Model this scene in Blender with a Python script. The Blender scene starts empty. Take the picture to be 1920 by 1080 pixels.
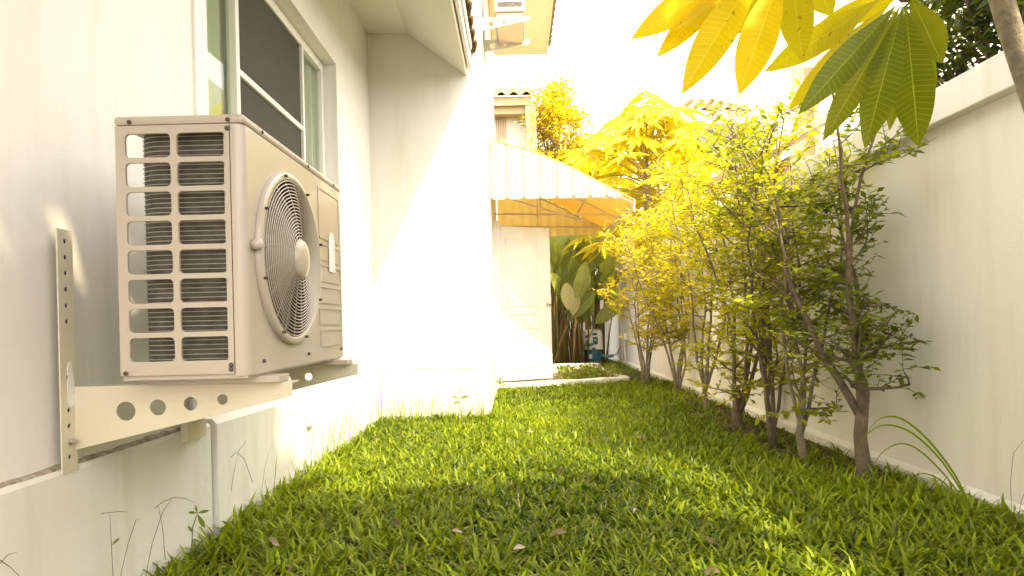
import bpy, math, random
import numpy as np
from mathutils import Vector, Matrix
from mathutils.geometry import delaunay_2d_cdt

# ------------------------------------------------------------------ camera, sky, sun, exposure
SC = bpy.context.scene
COL = SC.collection
R = random.Random(7)
NR = np.random.default_rng(11)
FPX, ROLL, CAMH = 1170.0, 0.024, 0.80

cam_d = bpy.data.cameras.new('camera')
cam = bpy.data.objects.new('camera', cam_d)
COL.objects.link(cam)
cam_d.sensor_width = 36.0
cam_d.lens = FPX / 1920 * 36.0
cam_d.shift_x = -10 / 1920
cam_d.shift_y = 62 / 1920
cam_d.clip_start = 0.05
cam_d.clip_end = 2000
cam.matrix_world = Matrix.Translation((0, 0, CAMH)) @ Matrix.Rotation(math.pi / 2, 4, 'X') @ Matrix.Rotation(-ROLL, 4, 'Z')
SC.camera = cam

SUN_TRAVEL = Vector((-0.72, 0.85, -1.5)).normalized()
to_sun = -SUN_TRAVEL
world = bpy.data.worlds.new('World')
SC.world = world
world.use_nodes = True
wn = world.node_tree
wn.nodes.clear()
w_out = wn.nodes.new('ShaderNodeOutputWorld')
w_bg = wn.nodes.new('ShaderNodeBackground')
w_sky = wn.nodes.new('ShaderNodeTexSky')
w_sky.sky_type = 'NISHITA'
w_sky.sun_disc = False
w_sky.sun_elevation = math.asin(to_sun.z)
w_sky.sun_rotation = math.atan2(to_sun.x, to_sun.y)
w_sky.air_density = 1.0
w_sky.dust_density = 6.0
w_sky.ozone_density = 0.3
w_mix = wn.nodes.new('ShaderNodeMix')
w_mix.data_type = 'RGBA'
w_mix.blend_type = 'MULTIPLY'
w_mix.inputs[0].default_value = 1.0
w_mix.inputs[7].default_value = (1.0, 0.95, 0.87, 1)      # the photograph's warm white balance
w_haze = wn.nodes.new('ShaderNodeMix')                     # thin bright cloud veil over the whole sky
w_haze.data_type = 'RGBA'
w_haze.inputs[0].default_value = 0.7
w_haze.inputs[7].default_value = (9.0, 9.0, 9.0, 1)
w_noise = wn.nodes.new('ShaderNodeTexNoise')
w_noise.inputs['Scale'].default_value = 2.2
w_noise.inputs['Detail'].default_value = 5
w_rng = wn.nodes.new('ShaderNodeMapRange')
w_rng.inputs[3].default_value, w_rng.inputs[4].default_value = 0.55, 0.85
wn.links.new(w_noise.outputs['Fac'], w_rng.inputs[0])
wn.links.new(w_rng.outputs[0], w_haze.inputs[0])
w_bg.inputs[1].default_value = 0.15
wn.links.new(w_sky.outputs[0], w_haze.inputs[6])
wn.links.new(w_haze.outputs[2], w_mix.inputs[6])
wn.links.new(w_mix.outputs[2], w_bg.inputs[0])
wn.links.new(w_bg.outputs[0], w_out.inputs[0])

sun_d = bpy.data.lights.new('sun', 'SUN')
sun_d.energy = 2.6
sun_d.angle = math.radians(1.2)
sun_d.color = (1.0, 0.86, 0.54)
sun = bpy.data.objects.new('sun', sun_d)
COL.objects.link(sun)
sun.rotation_euler = SUN_TRAVEL.to_track_quat('-Z', 'Y').to_euler()
sun.location = (3, -3, 8)

SC.view_settings.view_transform = 'Standard'
SC.view_settings.look = 'None'
SC.view_settings.gamma = 1
SC.view_settings.exposure = 1.95
SC.cycles.max_bounces = 6
SC.cycles.diffuse_bounces = 3
SC.cycles.use_adaptive_sampling = True
SC.cycles.adaptive_threshold = 0.02
SC.cycles.use_denoising = True
SC.cycles.transparent_max_bounces = 12


# ------------------------------------------------------------------ helpers
def at(px, py, Y):
    """world point seen at a pixel of the 1920x1080 photograph, Y metres in front of the camera"""
    c, s = math.cos(ROLL), math.sin(ROLL)
    a, b = (px - 970) / FPX * Y, (602 - py) / FPX * Y
    return Vector((a * c + b * s, Y, b * c - a * s + CAMH))


def tag(o, label, cat, group=None, kind=None):
    if label: o['label'] = label
    if cat: o['category'] = cat
    if group: o['group'] = group
    if kind: o['kind'] = kind
    return o


def empty(name, loc=(0, 0, 0), label=None, cat=None, group=None, parent=None):
    o = bpy.data.objects.new(name, None)
    o.empty_display_size = 0.1
    COL.objects.link(o)
    if parent:
        o.parent = parent
    o.location = loc
    return tag(o, label, cat, group)


def wm(o):
    """world matrix without waiting for a depsgraph update"""
    M = o.matrix_basis.copy()
    return wm(o.parent) @ o.matrix_parent_inverse @ M if o.parent else M


def add_mesh(name, me, mat, parent=None, smooth=False, bevel=0):
    o = bpy.data.objects.new(name, me)
    COL.objects.link(o)
    if mat is not None and not me.materials:
        me.materials.append(mat)
    if smooth:
        me.polygons.foreach_set('use_smooth', [True] * len(me.polygons))
    if parent is not None:
        o.parent = parent
        # meshes are written in world coordinates: undo the parent's offset
        o.matrix_parent_inverse = wm(parent).inverted()
    if bevel:
        b = o.modifiers.new('bevel', 'BEVEL')
        b.width = bevel
        b.segments = 2
        b.limit_method = 'ANGLE'
    return o


class MB:
    def __init__(self):
        self.v, self.f = [], []

    def add(self, vs, fs):
        n = len(self.v)
        self.v += [tuple(p) for p in vs]
        self.f += [tuple(i + n for i in q) for q in fs]
        return self

    def box(self, a, b):
        (x0, y0, z0), (x1, y1, z1) = a, b
        return self.add([(x0, y0, z0), (x1, y0, z0), (x1, y1, z0), (x0, y1, z0), (x0, y0, z1), (x1, y0, z1), (x1, y1, z1), (x0, y1, z1)],
                        [(0, 3, 2, 1), (4, 5, 6, 7), (0, 1, 5, 4), (1, 2, 6, 5), (2, 3, 7, 6), (3, 0, 4, 7)])

    def hexa(self, p8):
        return self.add(p8, [(0, 3, 2, 1), (4, 5, 6, 7), (0, 1, 5, 4), (1, 2, 6, 5), (2, 3, 7, 6), (3, 0, 4, 7)])

    def tube(self, pts, rad, n=6, cap=True):
        pts = [Vector(p) for p in pts]
        if not hasattr(rad, '__len__'):
            rad = [rad] * len(pts)
        vs, fs = [], []
        ref = None
        for i, p in enumerate(pts):
            d = (pts[min(i + 1, len(pts) - 1)] - pts[max(i - 1, 0)]).normalized()
            if ref is None:
                ref = Vector((0, 0, 1)) if abs(d.z) < 0.9 else Vector((1, 0, 0))
            u = (ref - d * ref.dot(d)).normalized()
            ref = u
            w = d.cross(u)
            for k in range(n):
                t = 2 * math.pi * k / n
                vs.append(p + (u * math.cos(t) + w * math.sin(t)) * rad[i])
        for i in range(len(pts) - 1):
            for k in range(n):
                fs.append((i * n + k, i * n + (k + 1) % n, (i + 1) * n + (k + 1) % n, (i + 1) * n + k))
        if cap:
            fs.append(tuple(range(n))[::-1])
            fs.append(tuple((len(pts) - 1) * n + k for k in range(n)))
        return self.add(vs, fs)

    def lathe(self, prof, c, axis='Z', n=24):
        """prof: list of (radius, height) along the axis"""
        vs, fs = [], []
        for r, h in prof:
            for k in range(n):
                t = 2 * math.pi * k / n
                a, b = r * math.cos(t), r * math.sin(t)
                vs.append({'Z': (c[0] + a, c[1] + b, c[2] + h), 'X': (c[0] + h, c[1] + a, c[2] + b), 'Y': (c[0] + a, c[1] + h, c[2] - b)}[axis])
        for i in range(len(prof) - 1):
            for k in range(n):
                fs.append((i * n + k, i * n + (k + 1) % n, (i + 1) * n + (k + 1) % n, (i + 1) * n + k))
        if prof[0][0] > 1e-6: fs.append(tuple(range(n))[::-1])
        if prof[-1][0] > 1e-6: fs.append(tuple((len(prof) - 1) * n + k for k in range(n)))
        return self.add(vs, fs)

    def plate(self, outer, holes, o, u, v, t):
        """flat plate with holes: 2-D outline in (u, v) at o, thickness t along -(u x v)"""
        o, u, v = Vector(o), Vector(u), Vector(v)
        nrm = u.cross(v).normalized()
        loops = [outer] + holes
        pts, edges = [], []
        for L in loops:
            n0 = len(pts)
            pts += [Vector(p) for p in L]
            edges += [(n0 + i, n0 + (i + 1) % len(L)) for i in range(len(L))]
        vs2, _, fs2, *_ = delaunay_2d_cdt(pts, edges, [], 0, 1e-7)

        def inside(p, L):
            r, j = False, len(L) - 1
            for i in range(len(L)):
                a, b = L[i], L[j]
                if (a[1] > p[1]) != (b[1] > p[1]) and p[0] < (b[0] - a[0]) * (p[1] - a[1]) / (b[1] - a[1]) + a[0]:
                    r = not r
                j = i
            return r
        tris = []
        for f in fs2:
            c = sum((vs2[i] for i in f), Vector((0, 0))) / len(f)
            if inside(c, outer) and not any(inside(c, h) for h in holes):
                a, b, cc = [vs2[i] for i in f[:3]]
                tris.append(tuple(f) if (b - a).cross(cc - a) > 0 else tuple(reversed(f)))
        W = [o + u * p.x + v * p.y for p in vs2]
        n = len(W)
        self.add(W + [w - nrm * t for w in W], tris + [tuple(i + n for i in reversed(f)) for f in tris])
        for L in loops:
            q = [o + u * p[0] + v * p[1] for p in L]
            m = len(q)
            self.add(q + [w - nrm * t for w in q], [(i, i + m, (i + 1) % m + m, (i + 1) % m) for i in range(m)])
        return self

    def mesh(self, name):
        me = bpy.data.meshes.new(name)
        me.from_pydata(self.v, [], self.f)
        me.update()
        return me

    def build(self, name, mat, parent=None, smooth=False, bevel=0):
        return add_mesh(name, self.mesh(name), mat, parent, smooth, bevel)


def circle(cx, cy, r, n=20):
    return [(cx + r * math.cos(2 * math.pi * k / n), cy + r * math.sin(2 * math.pi * k / n)) for k in range(n)]


def rrect(x0, y0, x1, y1, r, n=4):
    out = []
    for cx, cy, a0 in ((x1 - r, y1 - r, 0), (x0 + r, y1 - r, 90), (x0 + r, y0 + r, 180), (x1 - r, y0 + r, 270)):
        for k in range(n + 1):
            a = math.radians(a0 + 90 * k / n)
            out.append((cx + r * math.cos(a), cy + r * math.sin(a)))
    return out


def soup(name, verts, faces_idx, nper, mat, parent=None, tint=None, uv=None, smooth=True):
    """big mesh from numpy: verts (N,3), faces (M,nper), tint (N,) per-vertex number"""
    me = bpy.data.meshes.new(name)
    me.vertices.add(len(verts))
    me.vertices.foreach_set('co', np.asarray(verts, np.float32).ravel())
    M = len(faces_idx)
    me.loops.add(M * nper)
    me.loops.foreach_set('vertex_index', np.asarray(faces_idx, np.int32).ravel())
    me.polygons.add(M)
    me.polygons.foreach_set('loop_start', np.arange(0, M * nper, nper, dtype=np.int32))
    me.polygons.foreach_set('loop_total', np.full(M, nper, np.int32))
    me.update(calc_edges=True)
    if tint is not None:
        a = me.attributes.new('tint', 'FLOAT', 'POINT')
        a.data.foreach_set('value', np.asarray(tint, np.float32))
    me.validate()
    return add_mesh(name, me, mat, parent, smooth)


def leaf_cloud(name, P, D, N, L, W, mat, parent, tint=None):
    """one small folded leaf (5 vertices) at each P along D with normal N"""
    P, D, N = (np.asarray(a, float) for a in (P, D, N))
    n = len(P)
    L = np.broadcast_to(np.asarray(L, float), (n,))[:, None]
    W = np.broadcast_to(np.asarray(W, float), (n,))[:, None]
    D = D / (np.linalg.norm(D, axis=1, keepdims=True) + 1e-9)
    S = np.cross(D, N)
    S /= np.linalg.norm(S, axis=1, keepdims=True) + 1e-9
    N = np.cross(S, D)
    base = P
    mid = P + D * L * 0.45 - N * L * 0.05
    lf = P + D * L * 0.42 + S * W * 0.5 + N * L * 0.04
    rt = P + D * L * 0.42 - S * W * 0.5 + N * L * 0.04
    tip = P + D * L - N * L * 0.10
    V = np.stack([base, lf, mid, rt, tip], 1).reshape(-1, 3)
    k = np.arange(n)[:, None, None] * 5
    F = (k + np.array([[0, 2, 1], [0, 3, 2], [1, 2, 4], [2, 3, 4]])[None]).reshape(-1, 3)
    if tint is None:
        tint = NR.random(n)
    return soup(name, V, F, 3, mat, parent, np.repeat(tint, 5), smooth=False)


# ------------------------------------------------------------------ materials
MATS = {}


def pmat(name, col, rough=0.6, col2=None, nscale=3.0, bump=0.0, bscale=200.0, metal=0.0, spec=0.5, stain=None, sscale=1.2, samt=0.5, coat=0.0, streak=None):
    """principled surface: two colours mixed by noise, optional stains, fine bump"""
    m = bpy.data.materials.new(name)
    MATS[name] = m
    m.use_nodes = True
    nt = m.node_tree
    b = nt.nodes['Principled BSDF']
    b.inputs['Roughness'].default_value = rough
    b.inputs['Metallic'].default_value = metal
    b.inputs['Specular IOR Level'].default_value = spec
    b.inputs['Coat Weight'].default_value = coat
    tc = nt.nodes.new('ShaderNodeTexCoord')
    src = tc.outputs['Object']

    def noise(scale, detail=5, rgh=0.6):
        n = nt.nodes.new('ShaderNodeTexNoise')
        n.inputs['Scale'].default_value = scale
        n.inputs['Detail'].default_value = detail
        n.inputs['Roughness'].default_value = rgh
        nt.links.new(src, n.inputs['Vector'])
        return n.outputs['Fac']

    def mix(fac, a, bcol):
        x = nt.nodes.new('ShaderNodeMix')
        x.data_type = 'RGBA'
        nt.links.new(fac, x.inputs[0])
        for sock, val in ((x.inputs[6], a), (x.inputs[7], bcol)):
            if isinstance(val, tuple):
                sock.default_value = val + (1,)
            else:
                nt.links.new(val, sock)
        return x.outputs[2]

    def ramp(fac, lo, hi, mx=1.0):
        r = nt.nodes.new('ShaderNodeMapRange')
        r.inputs[1].default_value, r.inputs[2].default_value = lo, hi
        r.inputs[3].default_value, r.inputs[4].default_value = 0, mx
        nt.links.new(fac, r.inputs[0])
        return r.outputs[0]
    c = mix(ramp(noise(nscale), 0.35, 0.65), tuple(col), tuple(col2 or col))
    if stain:
        c = mix(ramp(noise(sscale, 8, 0.7), 0.52, 0.72, samt), c, tuple(stain))
    if streak:
        mp = nt.nodes.new('ShaderNodeMapping')
        mp.inputs['Scale'].default_value = (5, 5, .45)
        nt.links.new(tc.outputs['Object'], mp.inputs[0])
        src = mp.outputs[0]
        f1 = noise(1.6, 6, 0.65)
        src = tc.outputs['Object']
        c = mix(ramp(f1, 0.50, 0.78, 0.48), c, tuple(streak))
    nt.links.new(c, b.inputs['Base Color'])
    if bump:
        bp = nt.nodes.new('ShaderNodeBump')
        bp.inputs['Strength'].default_value = bump
        bp.inputs['Distance'].default_value = 0.01
        nt.links.new(noise(bscale, 4), bp.inputs['Height'])
        nt.links.new(bp.outputs[0], b.inputs['Normal'])
    return m


def leafmat(name, dark, light, trans=0.35, rough=0.4, tcol=None, spec=0.4, veins=False, vein=(0.3, 0.36, 0.05)):
    """leaf: colour from the per-leaf tint attribute (or per-object random), part translucent"""
    m = bpy.data.materials.new(name)
    MATS[name] = m
    m.use_nodes = True
    nt = m.node_tree
    b = nt.nodes['Principled BSDF']
    out = nt.nodes['Material Output']
    b.inputs['Roughness'].default_value = rough
    b.inputs['Specular IOR Level'].default_value = spec
    mix = nt.nodes.new('ShaderNodeMix')
    mix.data_type = 'RGBA'
    mix.inputs[6].default_value = tuple(dark) + (1,)
    mix.inputs[7].default_value = tuple(light) + (1,)
    col = mix.outputs[2]
    if veins:
        oi = nt.nodes.new('ShaderNodeObjectInfo')
        nt.links.new(oi.outputs['Random'], mix.inputs[0])
        uv = nt.nodes.new('ShaderNodeUVMap')
        sp = nt.nodes.new('ShaderNodeSeparateXYZ')
        nt.links.new(uv.outputs[0], sp.inputs[0])

        def math_(op, a, bb=None):
            q = nt.nodes.new('ShaderNodeMath')
            q.operation = op
            for i, val in enumerate((a, bb)):
                if val is None: continue
                if isinstance(val, (int, float)): q.inputs[i].default_value = val
                else: nt.links.new(val, q.inputs[i])
            return q.outputs[0]
        au = math_('ABSOLUTE', math_('SUBTRACT', math_('MULTIPLY', sp.outputs[0], 2.0), 1.0))
        ph = math_('FRACT', math_('SUBTRACT', math_('MULTIPLY', sp.outputs[1], 26.0), math_('MULTIPLY', au, 1.3)))
        side = math_('MULTIPLY', math_('LESS_THAN', ph, 0.17), 0.42)
        midr = math_('LESS_THAN', au, 0.032)
        fac = math_('MAXIMUM', side, midr)
        m2 = nt.nodes.new('ShaderNodeMix')
        m2.data_type = 'RGBA'
        nt.links.new(fac, m2.inputs[0])
        nt.links.new(col, m2.inputs[6])
        m2.inputs[7].default_value = tuple(vein) + (1,)
        col = m2.outputs[2]
        tcn = nt.nodes.new('ShaderNodeTexCoord')
        for sc_, lo_, hi_, mx_, dcol in ((9.0, .42, .70, .35, (dark[0] * .55, dark[1] * .7, dark[2])), (60.0, .66, .72, .5, (.10, .06, .01))):
            nz = nt.nodes.new('ShaderNodeTexNoise')
            nz.inputs['Scale'].default_value = sc_
            nz.inputs['Detail'].default_value = 4
            nt.links.new(tcn.outputs['Object'], nz.inputs['Vector'])
            mr = nt.nodes.new('ShaderNodeMapRange')
            mr.inputs[1].default_value, mr.inputs[2].default_value, mr.inputs[4].default_value = lo_, hi_, mx_
            nt.links.new(nz.outputs['Fac'], mr.inputs[0])
            m3 = nt.nodes.new('ShaderNodeMix')
            m3.data_type = 'RGBA'
            nt.links.new(mr.outputs[0], m3.inputs[0])
            nt.links.new(col, m3.inputs[6])
            m3.inputs[7].default_value = tuple(dcol) + (1,)
            col = m3.outputs[2]
        bp = nt.nodes.new('ShaderNodeBump')
        bp.inputs['Strength'].default_value = 0.35
        bp.inputs['Distance'].default_value = 0.004
        nt.links.new(fac, bp.inputs['Height'])
        nt.links.new(bp.outputs[0], b.inputs['Normal'])
    else:
        at_ = nt.nodes.new('ShaderNodeAttribute')
        at_.attribute_name = 'tint'
        nt.links.new(at_.outputs['Fac'], mix.inputs[0])
    nt.links.new(col, b.inputs['Base Color'])
    tr = nt.nodes.new('ShaderNodeBsdfTranslucent')
    t2 = nt.nodes.new('ShaderNodeMix')
    t2.data_type = 'RGBA'
    t2.blend_type = 'MULTIPLY'
    t2.inputs[0].default_value = 1
    t2.inputs[7].default_value = tuple(tcol or (1.6, 1.5, 0.5)) + (1,)
    nt.links.new(col, t2.inputs[6])
    nt.links.new(t2.outputs[2], tr.inputs[0])
    ms = nt.nodes.new('ShaderNodeMixShader')
    ms.inputs[0].default_value = trans
    nt.links.new(b.outputs[0], ms.inputs[1])
    nt.links.new(tr.outputs[0], ms.inputs[2])
    nt.links.new(ms.outputs[0], out.inputs[0])
    return m


M_wall = pmat('painted_render', (0.82, 0.79, 0.74), 0.75, (0.80, 0.77, 0.71), 1.5, 0.16, 110, stain=(0.66, 0.62, 0.53), sscale=0.9, samt=0.3, streak=(0.60, 0.57, 0.48))
M_plinth = pmat('painted_plinth', (0.80, 0.78, 0.71), 0.75, (0.77, 0.75, 0.67), 2.0, 0.20, 80, stain=(0.55, 0.52, 0.41), sscale=2.3, samt=0.5, streak=(0.56, 0.53, 0.42))
M_mortar = pmat('old_mortar', (0.55, 0.50, 0.41), 0.95, (0.26, 0.20, 0.13), 40, 0.8, 120)
M_soffit = pmat('soffit_board', (0.76, 0.72, 0.63), 0.7, (0.74, 0.70, 0.61), 2)
M_white = pmat('white_paint', (0.82, 0.80, 0.76), 0.45, (0.80, 0.78, 0.74), 4)
M_door = pmat('door_paint', (0.80, 0.78, 0.73), 0.35, (0.79, 0.77, 0.72), 3)
M_frame = pmat('white_aluminium', (0.80, 0.78, 0.72), 0.35, (0.78, 0.76, 0.70), 5)
M_screen = pmat('insect_screen', (0.055, 0.045, 0.032), 0.8, (0.065, 0.053, 0.038), 4, 0.3, 900)
M_curtain = pmat('green_curtain', (0.50, 0.54, 0.40), 0.9, (0.41, 0.45, 0.32), 6)
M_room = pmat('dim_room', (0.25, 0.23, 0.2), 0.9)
M_tile = pmat('clay_roof_tile', (0.60, 0.38, 0.19), 0.7, (0.48, 0.29, 0.14), 9, 0.3, 60)
M_tile2 = pmat('brown_roof_tile', (0.34, 0.22, 0.08), 0.75, (0.22, 0.14, 0.05), 12, 0.3, 60)
M_ac = pmat('beige_enamel', (0.47, 0.415, 0.345), 0.28, (0.455, 0.40, 0.33), 3, 0.05, 120, stain=(0.46, 0.38, 0.27), sscale=5, samt=0.22, coat=0.25)
M_acdark = pmat('condenser_fins', (0.055, 0.049, 0.041), 0.5, (0.12, 0.11, 0.092), 30, 0.6, 300)
M_wire = pmat('bare_wire', (0.55, 0.50, 0.42), 0.4, metal=0.3)
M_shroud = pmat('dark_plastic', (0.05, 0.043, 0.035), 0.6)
M_blade = pmat('fan_plastic', (0.16, 0.14, 0.11), 0.5)
M_screw = pmat('steel_screw', (0.10, 0.085, 0.065), 0.35, metal=0.6)
M_sticker = pmat('paper_sticker', (0.80, 0.79, 0.76), 0.6, (0.70, 0.68, 0.63), 40)
M_bracket = pmat('cream_steel', (0.66, 0.61, 0.47), 0.42, (0.63, 0.58, 0.44), 3, 0.05, 100, stain=(0.47, 0.39, 0.24), sscale=6, samt=0.35)
M_seal = pmat('white_sealant', (0.82, 0.80, 0.75), 0.4)
M_bolt = pmat('zinc_bolt', (0.55, 0.52, 0.46), 0.3, metal=0.9)
M_rust = pmat('rusty_steel', (0.16, 0.08, 0.04), 0.8, (0.24, 0.13, 0.07), 60)
M_soil = pmat('soil', (0.085, 0.055, 0.030), 0.95, (0.045, 0.03, 0.017), 12, 0.9, 40)
M_litter = pmat('leaf_litter', (0.16, 0.075, 0.035), 0.95, (0.05, 0.03, 0.017), 45, 1.0, 70)
M_paver = pmat('brown_paving', (0.26, 0.19, 0.13), 0.8, (0.21, 0.155, 0.105), 9, 0.3, 90)
M_kerb = pmat('painted_kerb', (0.74, 0.71, 0.64), 0.8, (0.68, 0.65, 0.57), 5, 0.4, 60, stain=(0.45, 0.42, 0.32), sscale=5, samt=0.5)
M_awn = pmat('awning_sheet', (0.68, 0.61, 0.46), 0.45, (0.64, 0.57, 0.42), 3)
M_awnroof = leafmat('awning_glow_underside', (0.78, 0.62, 0.27), (0.78, 0.62, 0.27), 0.4, 0.5, tcol=(1.0, 0.9, 0.6))  # golden glow put into the metal sheet's colour and translucency
M_awnin = pmat('awning_frame', (0.70, 0.62, 0.44), 0.5)
M_bark = pmat('smooth_bark', (0.20, 0.15, 0.10), 0.85, (0.115, 0.085, 0.055), 25, 0.7, 60)
M_bark2 = pmat('pale_bark', (0.30, 0.25, 0.17), 0.85, (0.16, 0.13, 0.09), 18, 0.6, 50)
M_teal = pmat('teal_pump', (0.03, 0.13, 0.17), 0.4, (0.025, 0.11, 0.15), 6)
M_tealpipe = pmat('teal_pipe', (0.10, 0.30, 0.30), 0.4)
M_pumpw = pmat('pump_cover', (0.78, 0.76, 0.70), 0.4)
M_black = pmat('black_plastic', (0.02, 0.02, 0.02), 0.5)
M_purple = pmat('purple_badge', (0.16, 0.05, 0.16), 0.5)
M_brownleaf = pmat('dry_leaf', (0.20, 0.14, 0.075), 0.7, (0.12, 0.08, 0.045), 30, 0.3, 80)
M_paleleaf = pmat('bleached_leaf', (0.40, 0.33, 0.24), 0.7, (0.26, 0.19, 0.13), 30, 0.3, 80)
M_yleaf = pmat('yellow_leaf', (0.65, 0.50, 0.05), 0.6)
M_stalk = pmat('dry_stalk', (0.16, 0.14, 0.05), 0.7, (0.10, 0.09, 0.03), 40)
M_cane = pmat('brown_cane', (0.30, 0.17, 0.055), 0.7, (0.16, 0.13, 0.04), 14)
M_farwall = pmat('far_cream_wall', (0.78, 0.73, 0.63), 0.8, (0.75, 0.70, 0.60), 2)
M_trim = pmat('ochre_trim', (0.50, 0.41, 0.22), 0.7)
M_louvre = pmat('brown_louvre', (0.45, 0.31, 0.18), 0.6)

M_grass = leafmat('grass_blade', (0.026, 0.066, 0.002), (0.32, 0.39, 0.012), 0.36, 0.42, spec=.25)
M_lf = [leafmat('shrub_leaf_%d' % i, d, l, 0.5, 0.45, spec=.25) for i, (d, l) in enumerate([  # warm glow painted into the leaf colours, stronger towards the far shrubs
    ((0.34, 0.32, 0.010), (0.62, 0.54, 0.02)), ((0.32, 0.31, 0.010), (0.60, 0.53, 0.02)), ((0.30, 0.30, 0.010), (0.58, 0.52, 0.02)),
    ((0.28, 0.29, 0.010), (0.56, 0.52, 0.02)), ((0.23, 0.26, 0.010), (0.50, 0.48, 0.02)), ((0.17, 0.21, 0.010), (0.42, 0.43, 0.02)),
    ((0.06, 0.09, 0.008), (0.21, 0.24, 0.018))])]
M_straw = leafmat('straw_blade', (0.22, 0.17, 0.07), (0.45, 0.38, 0.16), 0.2, 0.6)
M_bush = leafmat('dark_bush_leaf', (0.02, 0.04, 0.006), (0.10, 0.13, 0.015), 0.35, 0.35)
M_fartree = leafmat('glow_tree_leaf', (0.46, 0.39, 0.02), (0.66, 0.56, 0.04), 0.4, 0.5)  # the background's warm glow is painted in as leaf colour
M_papaya = leafmat('papaya_leaf', (0.48, 0.42, 0.012), (0.60, 0.52, 0.02), 0.4, 0.45)  # golden glow put into the papaya base colour
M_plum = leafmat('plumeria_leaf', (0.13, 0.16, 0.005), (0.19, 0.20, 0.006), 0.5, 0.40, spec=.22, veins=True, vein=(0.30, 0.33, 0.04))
M_plumy = leafmat('backlit_plumeria_leaf', (0.74, 0.58, 0.003), (0.80, 0.60, 0.003), 0.5, 0.42, tcol=(1.1, 1.0, 0.4), spec=.18, veins=True, vein=(0.88, 0.68, 0.06))  # light coming through the leaf, painted as a golden base colour
M_plumm = leafmat('half_backlit_plumeria_leaf', (0.42, 0.37, 0.004), (0.50, 0.41, 0.004), 0.5, 0.40, spec=.2, veins=True, vein=(0.5, 0.46, 0.05))  # weaker backlight painted into the base colour as yellow
M_helic = leafmat('banana_like_leaf', (0.22, 0.27, 0.06), (0.42, 0.45, 0.16), 0.4, 0.4, veins=True, vein=(0.48, 0.51, 0.22))
M_helicp = leafmat('pale_leaf', (0.52, 0.49, 0.26), (0.56, 0.53, 0.30), 0.3, 0.4, veins=True, vein=(0.60, 0.57, 0.36))
M_weed = leafmat('weed_leaf', (0.13, 0.18, 0.02), (0.26, 0.30, 0.04), 0.35, 0.4)

# window glass: mostly clear, mirror-like towards grazing angles
M_glass = bpy.data.materials.new('window_glass')
M_glass.use_nodes = True
g = M_glass.node_tree
g.nodes.remove(g.nodes['Principled BSDF'])
gt, gg, gm, gf = (g.nodes.new(n) for n in ('ShaderNodeBsdfTransparent', 'ShaderNodeBsdfGlossy', 'ShaderNodeMixShader', 'ShaderNodeLayerWeight'))
gt.inputs[0].default_value = (0.90, 0.94, 0.88, 1)
gg.inputs['Roughness'].default_value = 0.01
gf.inputs[0].default_value = 0.5
gp = g.nodes.new('ShaderNodeMath')
gp.operation = 'POWER'
gp.inputs[1].default_value = 3.6
g.links.new(gf.outputs['Facing'], gp.inputs[0])
g.links.new(gp.outputs[0], gm.inputs[0]); g.links.new(gt.outputs[0], gm.inputs[1]); g.links.new(gg.outputs[0], gm.inputs[2])
g.links.new(gm.outputs[0], g.nodes['Material Output'].inputs[0])

# ------------------------------------------------------------------ ground
WX, RX = -1.17, 1.85
tag(MB().add([(-300, -300, 0), (300, -300, 0), (300, 300, 0), (-300, 300, 0)], [(0, 1, 2, 3)]).build('ground', M_soil), None, None, kind='structure')
tag(MB().add([(1.38, 0, 0.004), (1.84, 0, 0.004), (1.84, 7.5, 0.004), (1.5, 7.5, 0.004), (1.44, 5.2, 0.004), (1.30, 3.4, 0.004)], [(0, 1, 2, 3, 4, 5)]).build('soil_bed', M_litter), None, None, kind='structure')
tag(MB().add([(-0.27, 7.3, 0.006), (1.30, 7.75, 0.006), (1.30, 9.45, 0.006), (-0.27, 9.45, 0.006)], [(0, 1, 2, 3)]).build('path', M_paver), None, None, kind='structure')

# ------------------------------------------------------------------ the house
house = empty('house', (-1.17, 3, 0), 'cream rendered house with a sliding window, deep eave and open side door', 'house')
wy0, wy1, wz0, wz1 = 2.30, 4.17, 1.36, 2.545            # window opening
w = MB().plate([(-3, -0.1), (5.1, -0.1), (5.1, 3.6), (-3, 3.6)], [[(wy0, wz0), (wy1, wz0), (wy1, wz1), (wy0, wz1)]], (WX, 0, 0), (0, 1, 0), (0, 0, 1), 0.16)
w.build('wall', M_wall, house)
w = MB().box((-1.5, 5.1, -0.1), (-0.28, 5.26, 6.2))
w.build('wall', M_wall, house, bevel=0.006)
w = MB().plate([(5.262, -0.1), (9.6, -0.1), (9.6, 6.2), (5.262, 6.2)], [[(8.0, 0.02), (8.86, 0.02), (8.86, 2.06), (8.0, 2.06)]], (-0.2825, 0, 0), (0, 1, 0), (0, 0, 1), 0.16)
w.build('wall', M_wall, house)
MB().box((-1.5, 9.44, -0.1), (-0.445, 9.6, 6.2)).build('wall', M_wall, house)
MB().box((-2.6, 7.0, 0.0), (-2.5, 9.4, 2.6)).build('wall', M_room, house)
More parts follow.
